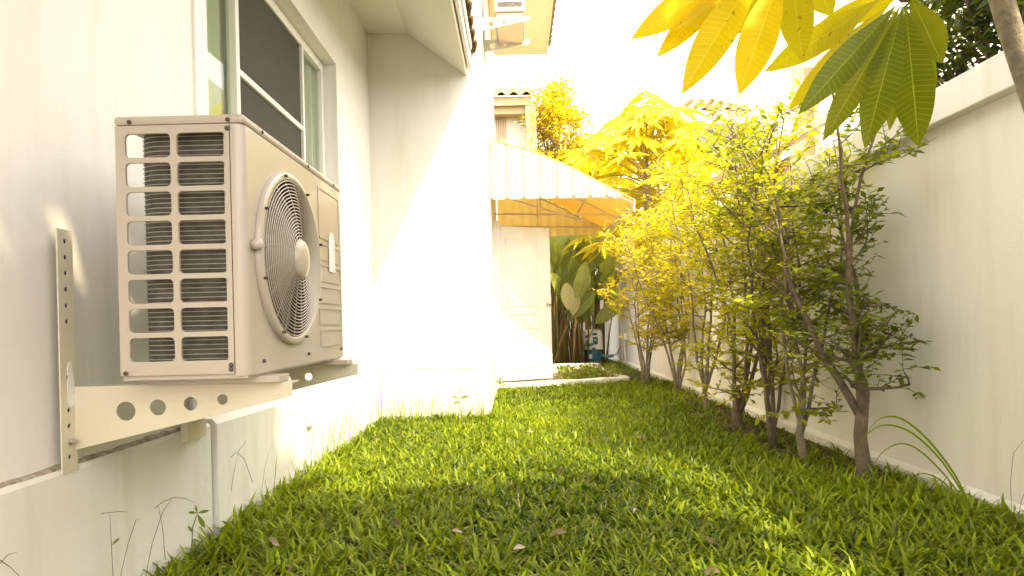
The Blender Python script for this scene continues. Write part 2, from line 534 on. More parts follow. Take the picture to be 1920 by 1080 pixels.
# roof pitch above the low eave, soffit, fascia, gutter lip
yA, yB = -3.0, 5.096
prof = [(-1.172, 3.175), (-0.84, 3.165), (-0.372, 2.815), (-0.366, 2.82), (-0.352, 2.90), (-0.84, 3.25), (-1.172, 3.26)]
w = MB().add([(x, yA, z) for x, z in prof] + [(x, yB, z) for x, z in prof],
             [(i, (i + 1) % 7, (i + 1) % 7 + 7, i + 7) for i in range(7)] + [tuple(range(7)), tuple(range(13, 6, -1))])
w.build('soffit', M_soffit, house)
MB().box((-0.352, yA, 2.845), (-0.325, yB - 0.03, 2.985)).build('fascia', M_white, house, bevel=0.006)
MB().box((-0.3248, yA, 2.925), (-0.306, yB - 0.22, 2.995)).build('fascia', M_white, house, bevel=0.006)
roof = MB().add([(-0.30, yA, 3.0), (-0.30, yB, 3.0), (-1.9, yB, 4.1), (-1.9, yA, 4.1)], [(0, 1, 2, 3)]).build('roof', M_tile2, house)
tm = MB()
seg = 6
vs, fs = [], []
for j in range(2):
    for k in range(seg + 1):
        t = k / seg
        vs.append((0.42 * j, 0.21 * t, 0.035 * math.sin(math.pi * t) + (0.0 if j == 0 else -0.02)))
vs += [(x, y, z - 0.02) for x, y, z in vs]
n0 = 2 * (seg + 1)
for k in range(seg):
    fs += [(k, k + 1, seg + 2 + k, seg + 1 + k), (n0 + k, n0 + seg + 1 + k, n0 + seg + 2 + k, n0 + k + 1), (seg + 1 + k, seg + 2 + k, n0 + seg + 2 + k, n0 + seg + 1 + k), (k, n0 + k, n0 + k + 1, k + 1)]
tm.add(vs, fs)
tile_me = tm.mesh('roof_tile')
tile_me.materials.append(M_tile2)


def place(me, name, loc, rot, scale, parent):
    o = bpy.data.objects.new(name, me)
    COL.objects.link(o)
    o.parent = parent
    o.matrix_basis = Matrix.LocRotScale(Vector(loc), rot, Vector(scale))
    return o


def place_w(me, name, M, parent):
    """link a copy of a shared mesh at world matrix M under parent"""
    o = bpy.data.objects.new(name, me)
    COL.objects.link(o)
    o.parent = parent
    o.matrix_basis = wm(parent).inverted() @ M
    return o


pitch = math.atan2(1.1, 1.6)
for k in range(20):
    y = yB - 0.20 * (k + 1)
    for row in range(2):
        x = -0.275 - 0.36 * math.cos(pitch) * row
        z = 3.03 + 0.36 * math.sin(pitch) * row
        place_w(tile_me, 'roof_tile', Matrix.Translation((x - 0.42 * math.cos(pitch), y, z + 0.42 * math.sin(pitch))) @ Matrix.Rotation(pitch + R.uniform(-.02, .02), 4, 'Y') , house)
# upper eave far along the side wall
w = MB().box((-0.28, 6.0, 5.02), (0.545, 9.9, 5.10))
w.build('soffit', M_soffit, house)
MB().box((0.546, 6.0, 5.0), (0.575, 9.9, 5.16)).build('fascia', M_soffit, house)
MB().add([(0.62, 6, 5.16), (0.62, 9.95, 5.16), (-1.6, 9.95, 6.6), (-1.6, 6, 6.6)], [(0, 1, 2, 3)]).build('roof', M_tile2, house)
p2 = math.atan2(1.44, 2.22)
for k in range(18):
    place_w(tile_me, 'roof_tile', Matrix.Translation((0.64 - 0.42 * math.cos(p2), 9.75 - 0.21 * k, 5.19 + 0.42 * math.sin(p2))) @ Matrix.Rotation(p2, 4, 'Y'), house)


# plinth: a sloping ledge along the wall, then round the projecting room
def plinth(name, y0, y1, z0, z1, t, ch=0.014, mat=None):
    a, b = WX + 0.0005, WX + t
    sec = lambda y, z: [(a, y, -0.1), (b, y, -0.1), (b, y, z - ch), (b - ch, y, z), (a, y, z)]
    return MB().add(sec(y0, z0) + sec(y1, z1), [(i, (i + 1) % 5, (i + 1) % 5 + 5, i + 5) for i in range(5)] + [(4, 3, 2, 1, 0), (5, 6, 7, 8, 9)]).build(name, mat or M_plinth, house)


plinth('plinth', -3, 2.30, 0.475, 0.452, 0.030, 0.010)
plinth('plinth', 2.318, 5.096, 0.464, 0.418, 0.046, 0.020)
plinth('plinth_joint', 2.301, 2.317, 0.40, 0.40, 0.012, 0.004, M_mortar)
nseg = 90
mv = []
for i in range(nseg + 1):
    y = -1 + 3.3 * i / nseg
    zz = 0.4755 - 0.0044 * (y + 3)
    h, d = 0.006 + 0.008 * R.random() * (1.4 if R.random() > .5 else .5), 0.008 + 0.010 * R.random()
    mv += [(WX + 0.001, y, zz - 0.004), (WX + d + .004, y, zz - 0.002), (WX + d * .7, y, zz + h * .6), (WX + 0.001, y, zz + h)]
MB().add(mv, [(4 * i + k, 4 * i + k + 1, 4 * i + k + 5, 4 * i + k + 4) for i in range(nseg) for k in range(3)]).build('mortar_joint', M_mortar, house)
w = MB().box((WX + 0.05, 5.065, -0.1), (-0.2465, 5.0985, 0.418))
w.build('plinth', M_plinth, house, bevel=0.012)
w = MB().box((-0.2815, 5.0987, -0.1), (-0.2467, 7.98, 0.416))
w.build('plinth', M_plinth, house, bevel=0.010)
MB().box((WX + .05, 5.088, 0.4185), (-0.265, 5.0985, 0.428)).build('mortar_joint', M_mortar, house)
MB().box((-0.2813, 5.11, 0.4165), (-0.272, 7.98, 0.426)).build('mortar_joint', M_mortar, house)

# window: frame, two fixed panes, insect screen, curtain
win = empty('window', (WX, 3.2, 1.36), parent=house)
win.location = (0, 0.2, 1.36)
FX = WX - 0.085


def bar(y0, y1, z0, z1, d0=0.0, d1=0.045, name='window_frame', mat=None):
    return MB().box((FX - d1, y0, z0), (FX - d0, y1, z1)).build(name, mat or M_frame, win, bevel=0.003)


bar(wy0 + .001, wy0 + 0.20, wz0, wz1 - .001, 0.0, 0.05)
MB().box((WX - 0.02, wy0 - 0.006, wz0 - .0), (WX + 0.012, wy0 + 0.085, 3.15)).build('window_frame', M_frame, win, bevel=0.003)
bar(wy1 - 0.05, wy1 - .001, wz0, wz1 - .001)
bar(wy0 + .2005, wy1 - .0505, wz1 - 0.06, wz1 - .0015)
bar(wy0 + .2005, wy1 - .0505, wz0 + .001, wz0 + 0.06)
m1, m2 = 2.84, 3.735
bar(m1, m1 + 0.036, wz0 + .061, wz1 - .061, -0.006, 0.04)
bar(m2, m2 + 0.026, wz0 + .061, wz1 - .061, -0.006, 0.04)
bar(m2 + .0262, m2 + 0.045, wz0 + .061, wz1 - .061, 0.006, 0.04)
bar(m1 + .0362, m2 - .0002, 1.965, 1.995, -0.004, 0.02)
MB().box((FX - 0.018, m1 + .037, wz0 + .0615), (FX - 0.012, m2 - .001, 1.9645)).build('screen', M_screen, win)
MB().box((FX - 0.018, m1 + .037, 1.9955), (FX - 0.012, m2 - .001, wz1 - .0615)).build('screen', M_screen, win)
for a, b in ((wy0 + .201, m1 - .0005), (m2 + .046, wy1 - .051)):
    MB().box((FX - 0.03, a, wz0 + .0615), (FX - 0.025, b, wz1 - .0615)).build('pane', M_glass, win)
bar(4.035, 4.05, wz0 + .061, wz1 - .061, 0.045, 0.07)
cv = []
nc = 120
for i in range(nc + 1):
    y = wy0 - 0.2 + (wy1 - wy0 + 0.4) * i / nc
    x = FX - 0.062 + 0.014 * math.sin(i * 0.9) + 0.006 * math.sin(i * 2.3)
    cv += [(x, y, wz0 - 0.2), (x, y, wz1 + 0.2)]
MB().add(cv, [(2 * i, 2 * i + 2, 2 * i + 3, 2 * i + 1) for i in range(nc)]).build('curtain', M_curtain, win, smooth=True)
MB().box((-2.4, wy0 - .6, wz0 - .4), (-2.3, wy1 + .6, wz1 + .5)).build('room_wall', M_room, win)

# open door leaf, hinged at the wall corner
ang = math.atan2(0.33, 0.74)
door = empty('door', (0, 0, 0), parent=house)
door.location = Vector((-0.275, 8.0, 0.02)) - house.location
door.rotation_euler = (0, 0, ang)
DM = Matrix.Translation((-0.275, 8.0, 0.02)) @ Matrix.Rotation(ang, 4, 'Z')


def door_part(name, mb, mat, parent=None, bevel=0, smooth=False):
    mb.v = [tuple(DM @ Vector(p)) for p in mb.v]
    return mb.build(name, mat, parent or door, bevel=bevel, smooth=smooth)


door_part('door_leaf', MB().box((0, 0, 0.01), (0.80, 0.038, 2.01)), M_door, bevel=0.003)
for z0, z1 in ((0.97, 1.86), (0.68, 0.885), (0.17, 0.58)):
    x0, x1, b = 0.16, 0.62, 0.022
    pm = MB().plate([(x0, z0), (x1, z0), (x1, z1), (x0, z1)], [[(x0 + b, z0 + b), (x1 - b, z0 + b), (x1 - b, z1 - b), (x0 + b, z1 - b)]], (0, -0.009, 0), (1, 0, 0), (0, 0, 1), 0.008)
    door_part('panel_moulding', pm, M_door, bevel=0.003)
    door_part('panel', MB().box((x0 + .06, -0.005, z0 + .06), (x1 - .06, -0.0005, z1 - .06)), M_door, bevel=0.003)
kn = door_part('door_handle', MB().lathe([(0.026, 0), (0.026, -0.008), (0.011, -0.012), (0.011, -0.03), (0.024, -0.04), (0.026, -0.052), (0.016, -0.062), (0, -0.063)], (0.755, -0.001, 1.0), 'Y', 20), M_bolt, smooth=True)
MB().box((-0.30, 7.965, 0.0), (-0.2, 7.998, 2.09)).build('door_frame', M_white, house)
MB().box((-0.30, 8.862, 0.0), (-0.2, 8.9, 2.09)).build('door_frame', M_white, house)

# ------------------------------------------------------------------ kerbs
def kerb(name, a, b, wdt, h, label):
    a, b = Vector(a), Vector(b)
    n = Vector((-(b - a).y, (b - a).x, 0)).normalized() * wdt
    vs = []
    K = 14
    for i in range(K + 1):
        p = a.lerp(b, i / K)
        dz = R.uniform(-.006, .006)
        vs += [p + Vector((0, 0, -0.05)), p + Vector((0, 0, h + dz)), p + n + Vector((0, 0, h + dz * .5)), p + n + Vector((0, 0, -0.05))]
    fs = [(4 * i + k, 4 * i + k + 1, 4 * i + k + 5, 4 * i + k + 4) for i in range(K) for k in range(3)] + [(3, 2, 1, 0), (4 * K, 4 * K + 1, 4 * K + 2, 4 * K + 3)]
    o = MB().add(vs, fs).build(name, M_kerb, bevel=0.012)
    return tag(o, label, 'kerb', kind='structure')


kerb('kerb', (-0.25, 7.12, 0), (1.36, 7.62, 0), 0.13, 0.085, 'white painted kerb between the lawn and the door paving')
kerb('kerb', (-0.25, 9.48, 0), (1.22, 9.46, 0), 0.14, 0.13, 'white kerb behind the open door in front of the large leaved plants')
kerb('kerb', (1.36, 7.76, 0), (1.22, 9.45, 0), 0.12, 0.09, 'short white kerb running from the lawn towards the pump')

# ------------------------------------------------------------------ boundary wall
bw = empty('boundary_wall', (1.85, 5, 0), 'long cream boundary wall with a projecting coping beside the row of shrubs', 'wall')
MB().box((RX, -3, -0.1), (RX + 0.12, 12.7, 1.7)).build('wall', M_wall, bw)
MB().box((-0.28, 12.55, -0.1), (RX - .001, 12.7, 1.69)).build('wall', M_wall, bw)
MB().box((RX - 0.055, -3, 1.60), (RX + 0.17, 12.72, 1.745)).build('coping', M_wall, bw, bevel=0.005)
a, b = RX - 0.0005, RX - 0.028
sec = lambda y: [(a, y, -.1), (b, y, -.1), (b, y, 0.05), (b + .022, y, 0.072), (a, y, 0.074)]
MB().add(sec(-3) + sec(12.5), [(i, i + 5, (i + 1) % 5 + 5, (i + 1) % 5) for i in range(5)]).build('plinth', M_plinth, bw)
for y in (4.34, 11.0):
    MB().box((RX - 0.026, y, 0.075), (RX - 0.0005, y + 0.24, 1.599)).build('pilaster', M_wall, bw, bevel=0.004)

# ------------------------------------------------------------------ air conditioner
ac = empty('air_conditioner', (-0.80, 1.9, 0.66), 'large beige outdoor air conditioner unit with round fan grille beside the window', 'air conditioner')
ax0, ax1, ay0, ay1, az0, az1 = -0.950, -0.645, 1.49, 2.305, 0.685, 1.312


def acp(name, mb, mat, parent=None, **k):
    return mb.build(name, mat, parent or ac, **k)


# side grille: plate with sixteen rounded openings
cols = [(0.023, 0.131), (0.146, 0.262)]
holes = []
for i in range(8):
    zt = az1 - 0.043 - 0.0697 * i
    for c0, c1 in cols:
        holes.append(rrect(ax0 + c0, zt - 0.0575, ax0 + c1, zt, 0.011))
acp('side_grille', MB().plate([(ax0, az0 + .006), (ax0 + 0.272, az0 + .006), (ax0 + 0.272, az1 - 0.024), (ax0, az1 - 0.024)], holes, (0, ay0, 0), (1, 0, 0), (0, 0, 1), 0.007), M_ac, bevel=0.0018)
# front panel with rounded corner post and a fan opening
fy, fz, fr = 1.785, 0.992, 0.232
acp('front_panel', MB().plate([(ay0 + .022, az0), (ay1 - .012, az0), (ay1 - .012, az1 - .024), (ay0 + .022, az1 - .024)], [circle(fy, fz, fr, 56)], (ax1, 0, 0), (0, 1, 0), (0, 0, 1), 0.004), M_ac)
pts = []
for k in range(7):
    t = math.radians(15 * k)
    pts.append((ax1 - 0.022 + 0.022 * math.sin(t), ay0 + 0.022 - 0.022 * math.cos(t)))
pts = [(ax0 + 0.2745, ay0)] + pts
inner = [(x - 0.003, y + 0.003) for x, y in pts]
vs = [(x, y, z) for z in (az0, az1 - .024) for x, y in pts]
acp('corner_post', MB().add(vs, [(i, i + 1, i + 1 + len(pts), i + len(pts)) for i in range(len(pts) - 1)]), M_ac, smooth=True)
acp('seam', MB().box((ax0 + .2722, ay0 + .003, az0 + .006), (ax0 + .2743, ay0 + .008, az1 - .025)), M_shroud)
acp('corner_post', MB().box((ax1 - .012, ay1 - .0118, az0), (ax1 - .0005, ay1, az1 - .024)), M_ac)
acp('far_panel', MB().box((ax0, ay1 - .006, az0 + .004), (ax1 - .0125, ay1 - .001, az1 - .025)), M_ac)
acp('base_pan', MB().box((ax0 + .002, ay0 + .008, az0 - .006), (ax1 - .006, ay1 - .008, az0 + .010)), M_ac)
top = acp('top_cover', MB().box((ax0 - .003, ay0 - .003, az1 - .0235), (ax1 + .003, ay1 + .003, az1)), M_ac, bevel=0.009)
# condenser coil: straight, bent, straight
path = [(-0.695, 1.528)]  # leaves a gap to the open back
for k in range(9):
    t = math.radians(90 * k / 8)
    path.append((-0.864 - 0.07 * math.sin(t), 1.598 - 0.07 * math.cos(t)))
path.append((-0.934, 2.27))


def offset(path, d):
    out = []
    for i, p in enumerate(path):
        a, b = Vector(path[max(i - 1, 0)]), Vector(path[min(i + 1, len(path) - 1)])
        t = (b - a).normalized()
        out.append((p[0] + t.y * d, p[1] - t.x * d))
    return out


P0, P1 = path, offset(path, 0.022)
n = len(path)
vs = [(x, y, z) for z in (az0 + .012, az1 - .028) for x, y in P0] + [(x, y, z) for z in (az0 + .012, az1 - .028) for x, y in P1]
acp('condenser_coil', MB().add(vs, [(i, i + 1, i + 1 + n, i + n) for i in range(n - 1)] + [(2 * n + i, 3 * n + i, 3 * n + i + 1, 2 * n + i + 1) for i in range(n - 1)] + [(0, n, 3 * n, 2 * n)]), M_acdark)
sgn = -1 if P1[0][1] > P0[0][1] else 1
P2 = offset(path, -0.002)
wr = MB()
z = az0 + .018
while z < az1 - .03:
    wr.tube([(x, y, z) for x, y in P2], 0.0011, 4, False)
    z += 0.0116
acp('coil_guard', wr, M_wire)
acp('coil_end_plate', MB().box((-0.700, 1.508, az0 + .012), (-0.683, 1.545, az1 - .028)), M_wire)
# fan: shroud, blades, motor hub
sh = MB()
nn = 48
for k in range(nn):
    t0, t1 = 2 * math.pi * k / nn, 2 * math.pi * (k + 1) / nn
    c = lambda t, r, x: (x, fy + r * math.cos(t), fz + r * math.sin(t))
    sh.add([c(t0, fr, ax1 - .004), c(t1, fr, ax1 - .004), c(t1, fr - .01, ax1 - .09), c(t0, fr - .01, ax1 - .09)], [(0, 1, 2, 3)])
    sh.add([c(t0, fr - .01, ax1 - .09), c(t1, fr - .01, ax1 - .09), (ax1 - .12, fy, fz)], [(0, 1, 2)])
acp('fan_shroud', sh, M_shroud)
for k in range(3):
    a0 = k * 2 * math.pi / 3 + 0.4
    vs = []
    for i in range(7):
        t = a0 + i / 6 * 1.35
        x = ax1 - .035 - .05 * i / 6
        vs += [(x, fy + .05 * math.cos(t), fz + .05 * math.sin(t)), (x + .004, fy + .213 * math.cos(t + .2), fz + .213 * math.sin(t + .2))]
    acp('fan_blade', MB().add(vs, [(2 * i, 2 * i + 1, 2 * i + 3, 2 * i + 2) for i in range(6)]), M_blade, smooth=True)
acp('fan_motor', MB().lathe([(0.05, -.09), (0.05, -.035), (0.03, -.028), (0, -.027)], (ax1, fy, fz), 'X', 24), M_blade, smooth=True)
# fan guard: raised rim, concentric rings on a shallow dome, swept spokes, round cap
fg = MB().lathe([(0.243, 0.0005), (0.243, 0.010), (0.240, 0.0135), (0.226, 0.0155), (0.222, 0.013), (0.221, 0.002)], (ax1, fy, fz), 'X', 72)
fg.f = [q for q in fg.f if len(q) < 10]
guard = acp('fan_grille', fg, M_ac, smooth=True)
dome = lambda r: 0.013 + 0.020 * (1 - (r / 0.22) ** 2)
rg = MB()
nrings = 19
for i in range(nrings):
    r = 0.056 + (0.2185 - 0.056) * i / (nrings - 1)
    rg.tube([(ax1 + dome(r), fy + r * math.cos(2 * math.pi * k / 56), fz + r * math.sin(2 * math.pi * k / 56)) for k in range(57)], 0.0019, 5, False)
acp('guard_rings', rg, M_ac, guard, smooth=True)
sp = MB()
for k in range(20):
    a0 = 2 * math.pi * k / 20
    sp.tube([(ax1 + dome(r) - .003, fy + r * math.cos(a0 + 1.5 * (r - .05)), fz + r * math.sin(a0 + 1.5 * (r - .05))) for r in (0.05, 0.09, 0.13, 0.17, 0.222)], 0.0018, 4, False)
acp('guard_spokes', sp, M_ac, guard)
acp('hub_cap', MB().lathe([(0.056, 0.028), (0.056, 0.034), (0.050, 0.040), (0.03, 0.043), (0, 0.044)], (ax1, fy, fz), 'X', 32), M_ac, guard, smooth=True)
acp('clip', MB().lathe([(0.014, 0), (0.014, 0.02), (0.010, 0.024), (0, 0.024)], (ax1 + .0005, fy - .256, fz + .012), 'X', 12), M_ac, guard, smooth=True)
for k in range(8):
    t = 2 * math.pi * k / 8 + .3
    acp('screw', MB().lathe([(0.004, 0), (0.004, 0.0235), (0, 0.024)], (ax1, fy + .233 * math.cos(t), fz + .233 * math.sin(t)), 'X', 8), M_screw, guard)
# embossed service bands beside the fan
by0, by1 = 2.065, 2.282
acp('embossed_panel', MB().plate(rrect(by0 - .02, 1.09, by1, 1.262, .012), [rrect(by0 - .012, 1.098, by1 - .008, 1.254, .008)], (ax1 + .0025, 0, 0), (0, 1, 0), (0, 0, 1), 0.002), M_ac, bevel=.0008)
for i in range(5):
    z1 = 1.075 - 0.072 * i
    acp('embossed_panel', MB().plate(rrect(by0 - .035 + .006 * abs(i - 2), z1 - .056, by1, z1, .006), [rrect(by0 - .03 + .006 * abs(i - 2), z1 - .052, by1 - .004, z1 - .004, .004)], (ax1 + .0025, 0, 0), (0, 1, 0), (0, 0, 1), 0.002), M_ac, bevel=.0008)
st = [(2.145, 0.985), (2.215, 0.985), (2.215, 1.085)] + [(2.18 + .033 * math.cos(t * .314), 1.09 + .035 * math.sin(t * .314)) for t in range(11)] + [(2.145, 1.085)]
acp('sticker', MB().plate(st, [], (ax1 + .0034, 0, 0), (0, 1, 0), (0, 0, 1), 0.0006), M_sticker)
for (px, py) in ((244, 230), (428, 225), (427, 241), (238, 700), (435, 684), (435, 692)):
    p = at(px, py, ay0)
    acp('screw', MB().lathe([(0.0055, -.0045), (0.0055, -.0065), (0.0035, -.0085), (0, -.0085)], (p.x, ay0 - .0 if p.z < az1 - .03 else ay0 + .001, p.z), 'Y', 10), M_screw)
for y, z in ((1.60, az1 - .012), (1.95, az1 - .012), (2.22, az1 - .012), (1.58, az0 + .03), (1.92, az0 + .03), (2.27, az0 + .03)):
    acp('screw', MB().lathe([(0.005, 0), (0.005, 0.0045), (0.003, .006), (0, .006)], (ax1, y, z), 'X', 10), M_screw)
for y0 in (1.56, 2.19):
    acp('foot', MB().box((ax0 + .02, y0, 0.661), (ax1 + .045, y0 + .075, 0.678)), M_ac, bevel=.002)

# ------------------------------------------------------------------ wall brackets under the unit
def bracket(name, Y, label, sealant):
    b = empty(name, (WX, Y, 0.66), label, 'bracket', 'steel brackets carrying the air conditioner')
    zs = [1.028, 0.988, 0.948, 0.907, 0.866, 0.826, 0.685, 0.603, 0.563, 0.523, 0.485]
    MB().plate([(Y - .045, 0.447), (Y + .008, 0.447), (Y + .008, 1.058), (Y - .045, 1.058)], [circle(Y - .018, z, .0068, 12) for z in zs if not (sealant and z == .523)], (WX + .036, 0, 0), (0, 1, 0), (0, 0, 1), 0.004).build('wall_plate', M_bracket, b, bevel=.0008)
    MB().box((WX + .019, Y - .021, 0.479), (WX + .031, Y + .006, 1.050)).build('hole_shade_strip', M_shroud, b)  # added dark strip: stands in for the shade seen through the bolt holes
    # arm: tapering web with four holes and a top flange
    hs = [circle(p.x, p.z, r, 24) for p, r in ((at(236, 771, 1.59), .0245), (at(296, 764, 1.59), .0205), (at(357, 757, 1.59), .0175), (at(417, 749, 1.59), .0135))]
    MB().plate([(WX + .0365, 0.499), (-0.578, 0.622), (-0.578, 0.6595), (WX + .0365, 0.6595)], hs, (0, Y, 0), (1, 0, 0), (0, 0, 1), 0.004).build('arm', M_bracket, b, bevel=.0008)
    MB().box((WX + .0365, Y + .0045, 0.6555), (-0.578, Y + .048, 0.6595)).build('top_flange', M_bracket, b)
    MB().box((-0.70, Y + .02, 0.6597), (-0.60, Y + .034, 0.6607)).build('slot', M_rust, b)
    MB().lathe([(0.010, 0), (0.010, .006), (0.006, .007), (0.006, .018), (0, .018)], (WX + .036, Y - .018, .523), 'X', 6).build('bolt', M_bolt, b)
    if sealant:
        s = MB()
        for cz, hh, ww in ((.70, .030, .011), (.665, .034, .016), (.628, .020, .017)):
            out = [(Y - .013 + ww * R.uniform(.6, 1.1) * math.cos(k * .449), cz + hh * R.uniform(.75, 1.1) * math.sin(k * .449)) for k in range(14)]
            s.plate(out, [], (WX + .0375 + .0004 * cz, 0, 0), (0, 1, 0), (0, 0, 1), .0014)
        s.build('sealant_smear', M_seal, b)
    return b


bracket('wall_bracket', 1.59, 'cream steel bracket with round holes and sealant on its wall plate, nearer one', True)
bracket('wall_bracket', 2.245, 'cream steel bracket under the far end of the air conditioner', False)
sp_ = empty('pipe_clip', (-1.12, 2.2, 0.45), 'small grey metal clip on the plinth edge below the bracket arm', 'clip')
MB().box((-1.142, 2.10, 0.418), (-1.118, 2.13, 0.50)).build('plate', M_bracket, sp_, bevel=.001)
MB().box((-1.1395, 2.1305, 0.418), (-1.122, 2.235, 0.476)).build('plate', M_bracket, sp_, bevel=.001)
cap = MB().box((-1.1235, 3.28, 0.268), (-1.105, 3.36, 0.365)).build('vent_cap', M_white, None, bevel=.008)
tag(cap, 'small white plastic cap fixed to the plinth past the unit', 'cap')

# ------------------------------------------------------------------ upper outdoor unit on the far wall
u = empty('air_conditioner', (0, 6.3, 3.5), 'small overexposed air conditioner high on the side wall under the upper eave', 'air conditioner')
uy = 6.0
o0 = at(927, 22, uy); o1 = at(985, 22, uy)
MB().box((o0.x, uy, o0.z), (o1.x, uy + .75, o0.z + .55)).build('casing', M_ac, u, bevel=.01)
MB().plate(rrect(o0.x + .02, o0.z + .03, o1.x - .02, o0.z + .1, .012), [rrect(o0.x + .03, o0.z + .04, o1.x - .03, o0.z + .09, .01)], (0, uy - .003, 0), (1, 0, 0), (0, 0, 1), .002).build('side_grille', M_ac, u)
MB().box((o0.x + .03, uy - .0009, o0.z + .04), (o1.x - .03, uy - .0004, o0.z + .09)).build('condenser_coil', M_acdark, u)
MB().box((o0.x + .02, uy + .02, o0.z - .04), (o1.x - .02, uy + .73, o0.z - .001)).build('base_pan', M_ac, u, bevel=.006)
for Y, lab, (zt, zb, ze) in ((6.02, 'pale tapered bracket with round holes under the small upper air conditioner', (33, 58, 27)), (6.62, 'second tapered bracket behind the first under the upper air conditioner', (75, 98, 72))):
    b = empty('wall_bracket', (-.28, Y, 3.5), lab, 'bracket', 'steel brackets of the upper air conditioner')
    q = [at(893, zt, Y), at(893, zb, Y), at(993, ze + 10, Y), at(993, ze, Y)]
    q[0].x = q[1].x = -.279
    hs = [circle(q[0].x + .09, (q[0].z + q[1].z) / 2, .028, 14), circle(q[0].x + .22, (q[0].z + q[1].z) / 2 + .015, .02, 14), circle(q[0].x + .33, (q[0].z + q[1].z) / 2 + .025, .014, 12)]
    zl = q[0].z
    MB().plate([(q[1].x, q[1].z), (q[2].x, q[2].z), (q[3].x, zl), (q[0].x, zl)], hs, (0, Y, 0), (1, 0, 0), (0, 0, 1), .006).build('arm', M_bracket, b)
    MB().box((-.279, Y + .0065, zl - .006), (q[2].x, Y + .05, zl)).build('top_flange', M_bracket, b)
    MB().box((-.279, Y + .0065, q[1].z - .12), (-.272, Y + .05, zl + .25)).build('wall_plate', M_bracket, b)

# ------------------------------------------------------------------ awning over the door
aw = empty('awning', (-.28, 8.5, 2.2), 'cream curved metal awning with a scalloped side panel over the open door', 'awning')
AY0, AY1 = 7.3, 9.62
tp = [at(x, y, AY0) for x, y in ((908, 262), (945, 270), (980, 279), (1015, 291), (1050, 305), (1082, 320), (1115, 338), (1150, 356), (1190, 376))]
tp[0].x = -.279


def zt(x):
    for a, b in zip(tp, tp[1:]):
        if x <= b.x:
            return a.z + (b.z - a.z) * (x - a.x) / (b.x - a.x)
    return tp[-1].z


npan = 8
xs0, xs1 = -.276, 1.27
for i in range(npan):
    a, b = xs0 + (xs1 - xs0) * i / npan, xs0 + (xs1 - xs0) * (i + 1) / npan - .006
    K = 12
    vs, fs = [], []
    for k in range(K + 1):
        t = k / K
        x = a + (b - a) * t
        e = min(t, 1 - t) * (b - a)
        zb = 2.222 + (0.035 * (1 - e / .04) ** 2 if e < .04 else 0)
        off = 0.022 * abs(math.sin(2 * math.pi * t)) ** .5
        vs += [(x, AY0 - .012 - off, min(zb, zt(x) - .03)), (x, AY0 - .012 - off, zt(x) - .012)]
    fs = [(2 * k, 2 * k + 2, 2 * k + 3, 2 * k + 1) for k in range(K)]
    o = MB().add(vs, fs).build('valance_panel', M_awn, aw)
    s = o.modifiers.new('solid', 'SOLIDIFY'); s.thickness = .003
nst = 11
for i in range(nst):
    y0, y1 = AY0 - .02 + (AY1 - AY0 + .02) * i / nst, AY0 - .02 + (AY1 - AY0 + .02) * (i + 1) / nst - .006
    vs = []
    for p in tp:
        vs += [(p.x, y0, p.z), (p.x, y0 + .02, p.z + .012), (p.x, y1 - .02, p.z + .012), (p.x, y1, p.z)]
    fs = [(4 * j + k, 4 * j + k + 1, 4 * j + k + 5, 4 * j + k + 4) for j in range(len(tp) - 1) for k in range(3)]
    o = MB().add(vs, fs).build('roof_strip', M_awnroof, aw)
    s = o.modifiers.new('solid', 'SOLIDIFY'); s.thickness = .003
for y in (AY0 + .02, (AY0 + AY1) / 2, AY1 - .03):
    MB().tube([(p.x, y, p.z - .03) for p in tp], .014, 6).build('rafter', M_awnin, aw)
    MB().tube([(-.279, y, 2.26), (1.30, y, 2.215)], .013, 6).build('tie_bar', M_awnin, aw)
    MB().tube([(.35, y, 2.245), (.35, y, zt(.35) - .03)], .010, 6).build('strut', M_awnin, aw)
for i in (2, 4, 6):
    p = tp[i]
    MB().tube([(p.x, AY0 + .01, p.z - .025), (p.x, AY1, p.z - .025)], .012, 6).build('purlin', M_awnin, aw)
MB().tube([(-.2, AY0 + .05, 2.29), (1.25, AY1 - .05, 2.25)], .012, 6).build('brace', M_awnin, aw)
MB().hexa([(1.385, AY0 - .02, 2.06), (1.40, AY0 - .02, 2.06), (1.40, AY1, 2.06), (1.385, AY1, 2.06), (1.395, AY0 - .02, 2.19), (1.41, AY0 - .02, 2.19), (1.41, AY1, 2.19), (1.395, AY1, 2.19)]).build('front_valance', M_awn, aw)
vs = []
for i in range(25):
    x = -.27 + 1.66 * i / 24
    vs += [(x, AY1 + .01 * (i % 2), 2.10), (x, AY1 + .01 * (i % 2), zt(x) - .01)]
MB().add(vs, [(2 * i, 2 * i + 2, 2 * i + 3, 2 * i + 1) for i in range(24)]).build('end_panel', M_awnroof, aw)

# ------------------------------------------------------------------ water pump, pipes, outlet
pc = at(1112, 684, 11.0)
px_, py_ = pc.x, 11.0
pump = empty('water_pump', (px_, py_, 0), 'domestic water pump with white cover on a teal drum beside the plants', 'pump')
MB().lathe([(.0, 0), (.165, 0), (.165, .03), (.155, .04), (.155, .27), (.14, .285), (0, .285)], (px_, py_, 0.03), 'Z', 32).build('drum', M_teal, pump, smooth=False)
MB().lathe([(.17, 0), (.17, .05), (.16, .055)], (px_, py_, 0.0), 'Z', 32).build('base', M_black, pump)
cov = MB().plate(rrect(-.175, -.15, .175, .15, .06, 5), [], (px_, py_, .30), (1, 0, 0), (0, 1, 0), .03)
c2 = MB()
ring = rrect(-.175, -.15, .175, .15, .06, 5)
lv = [(1.0, .275), (1.0, .30), (.97, .31), (.93, .55), (.86, .60), (.6, .625)]
vs = [(px_ + x * s, py_ + y * s, z) for s, z in lv for x, y in ring]
m = len(ring)
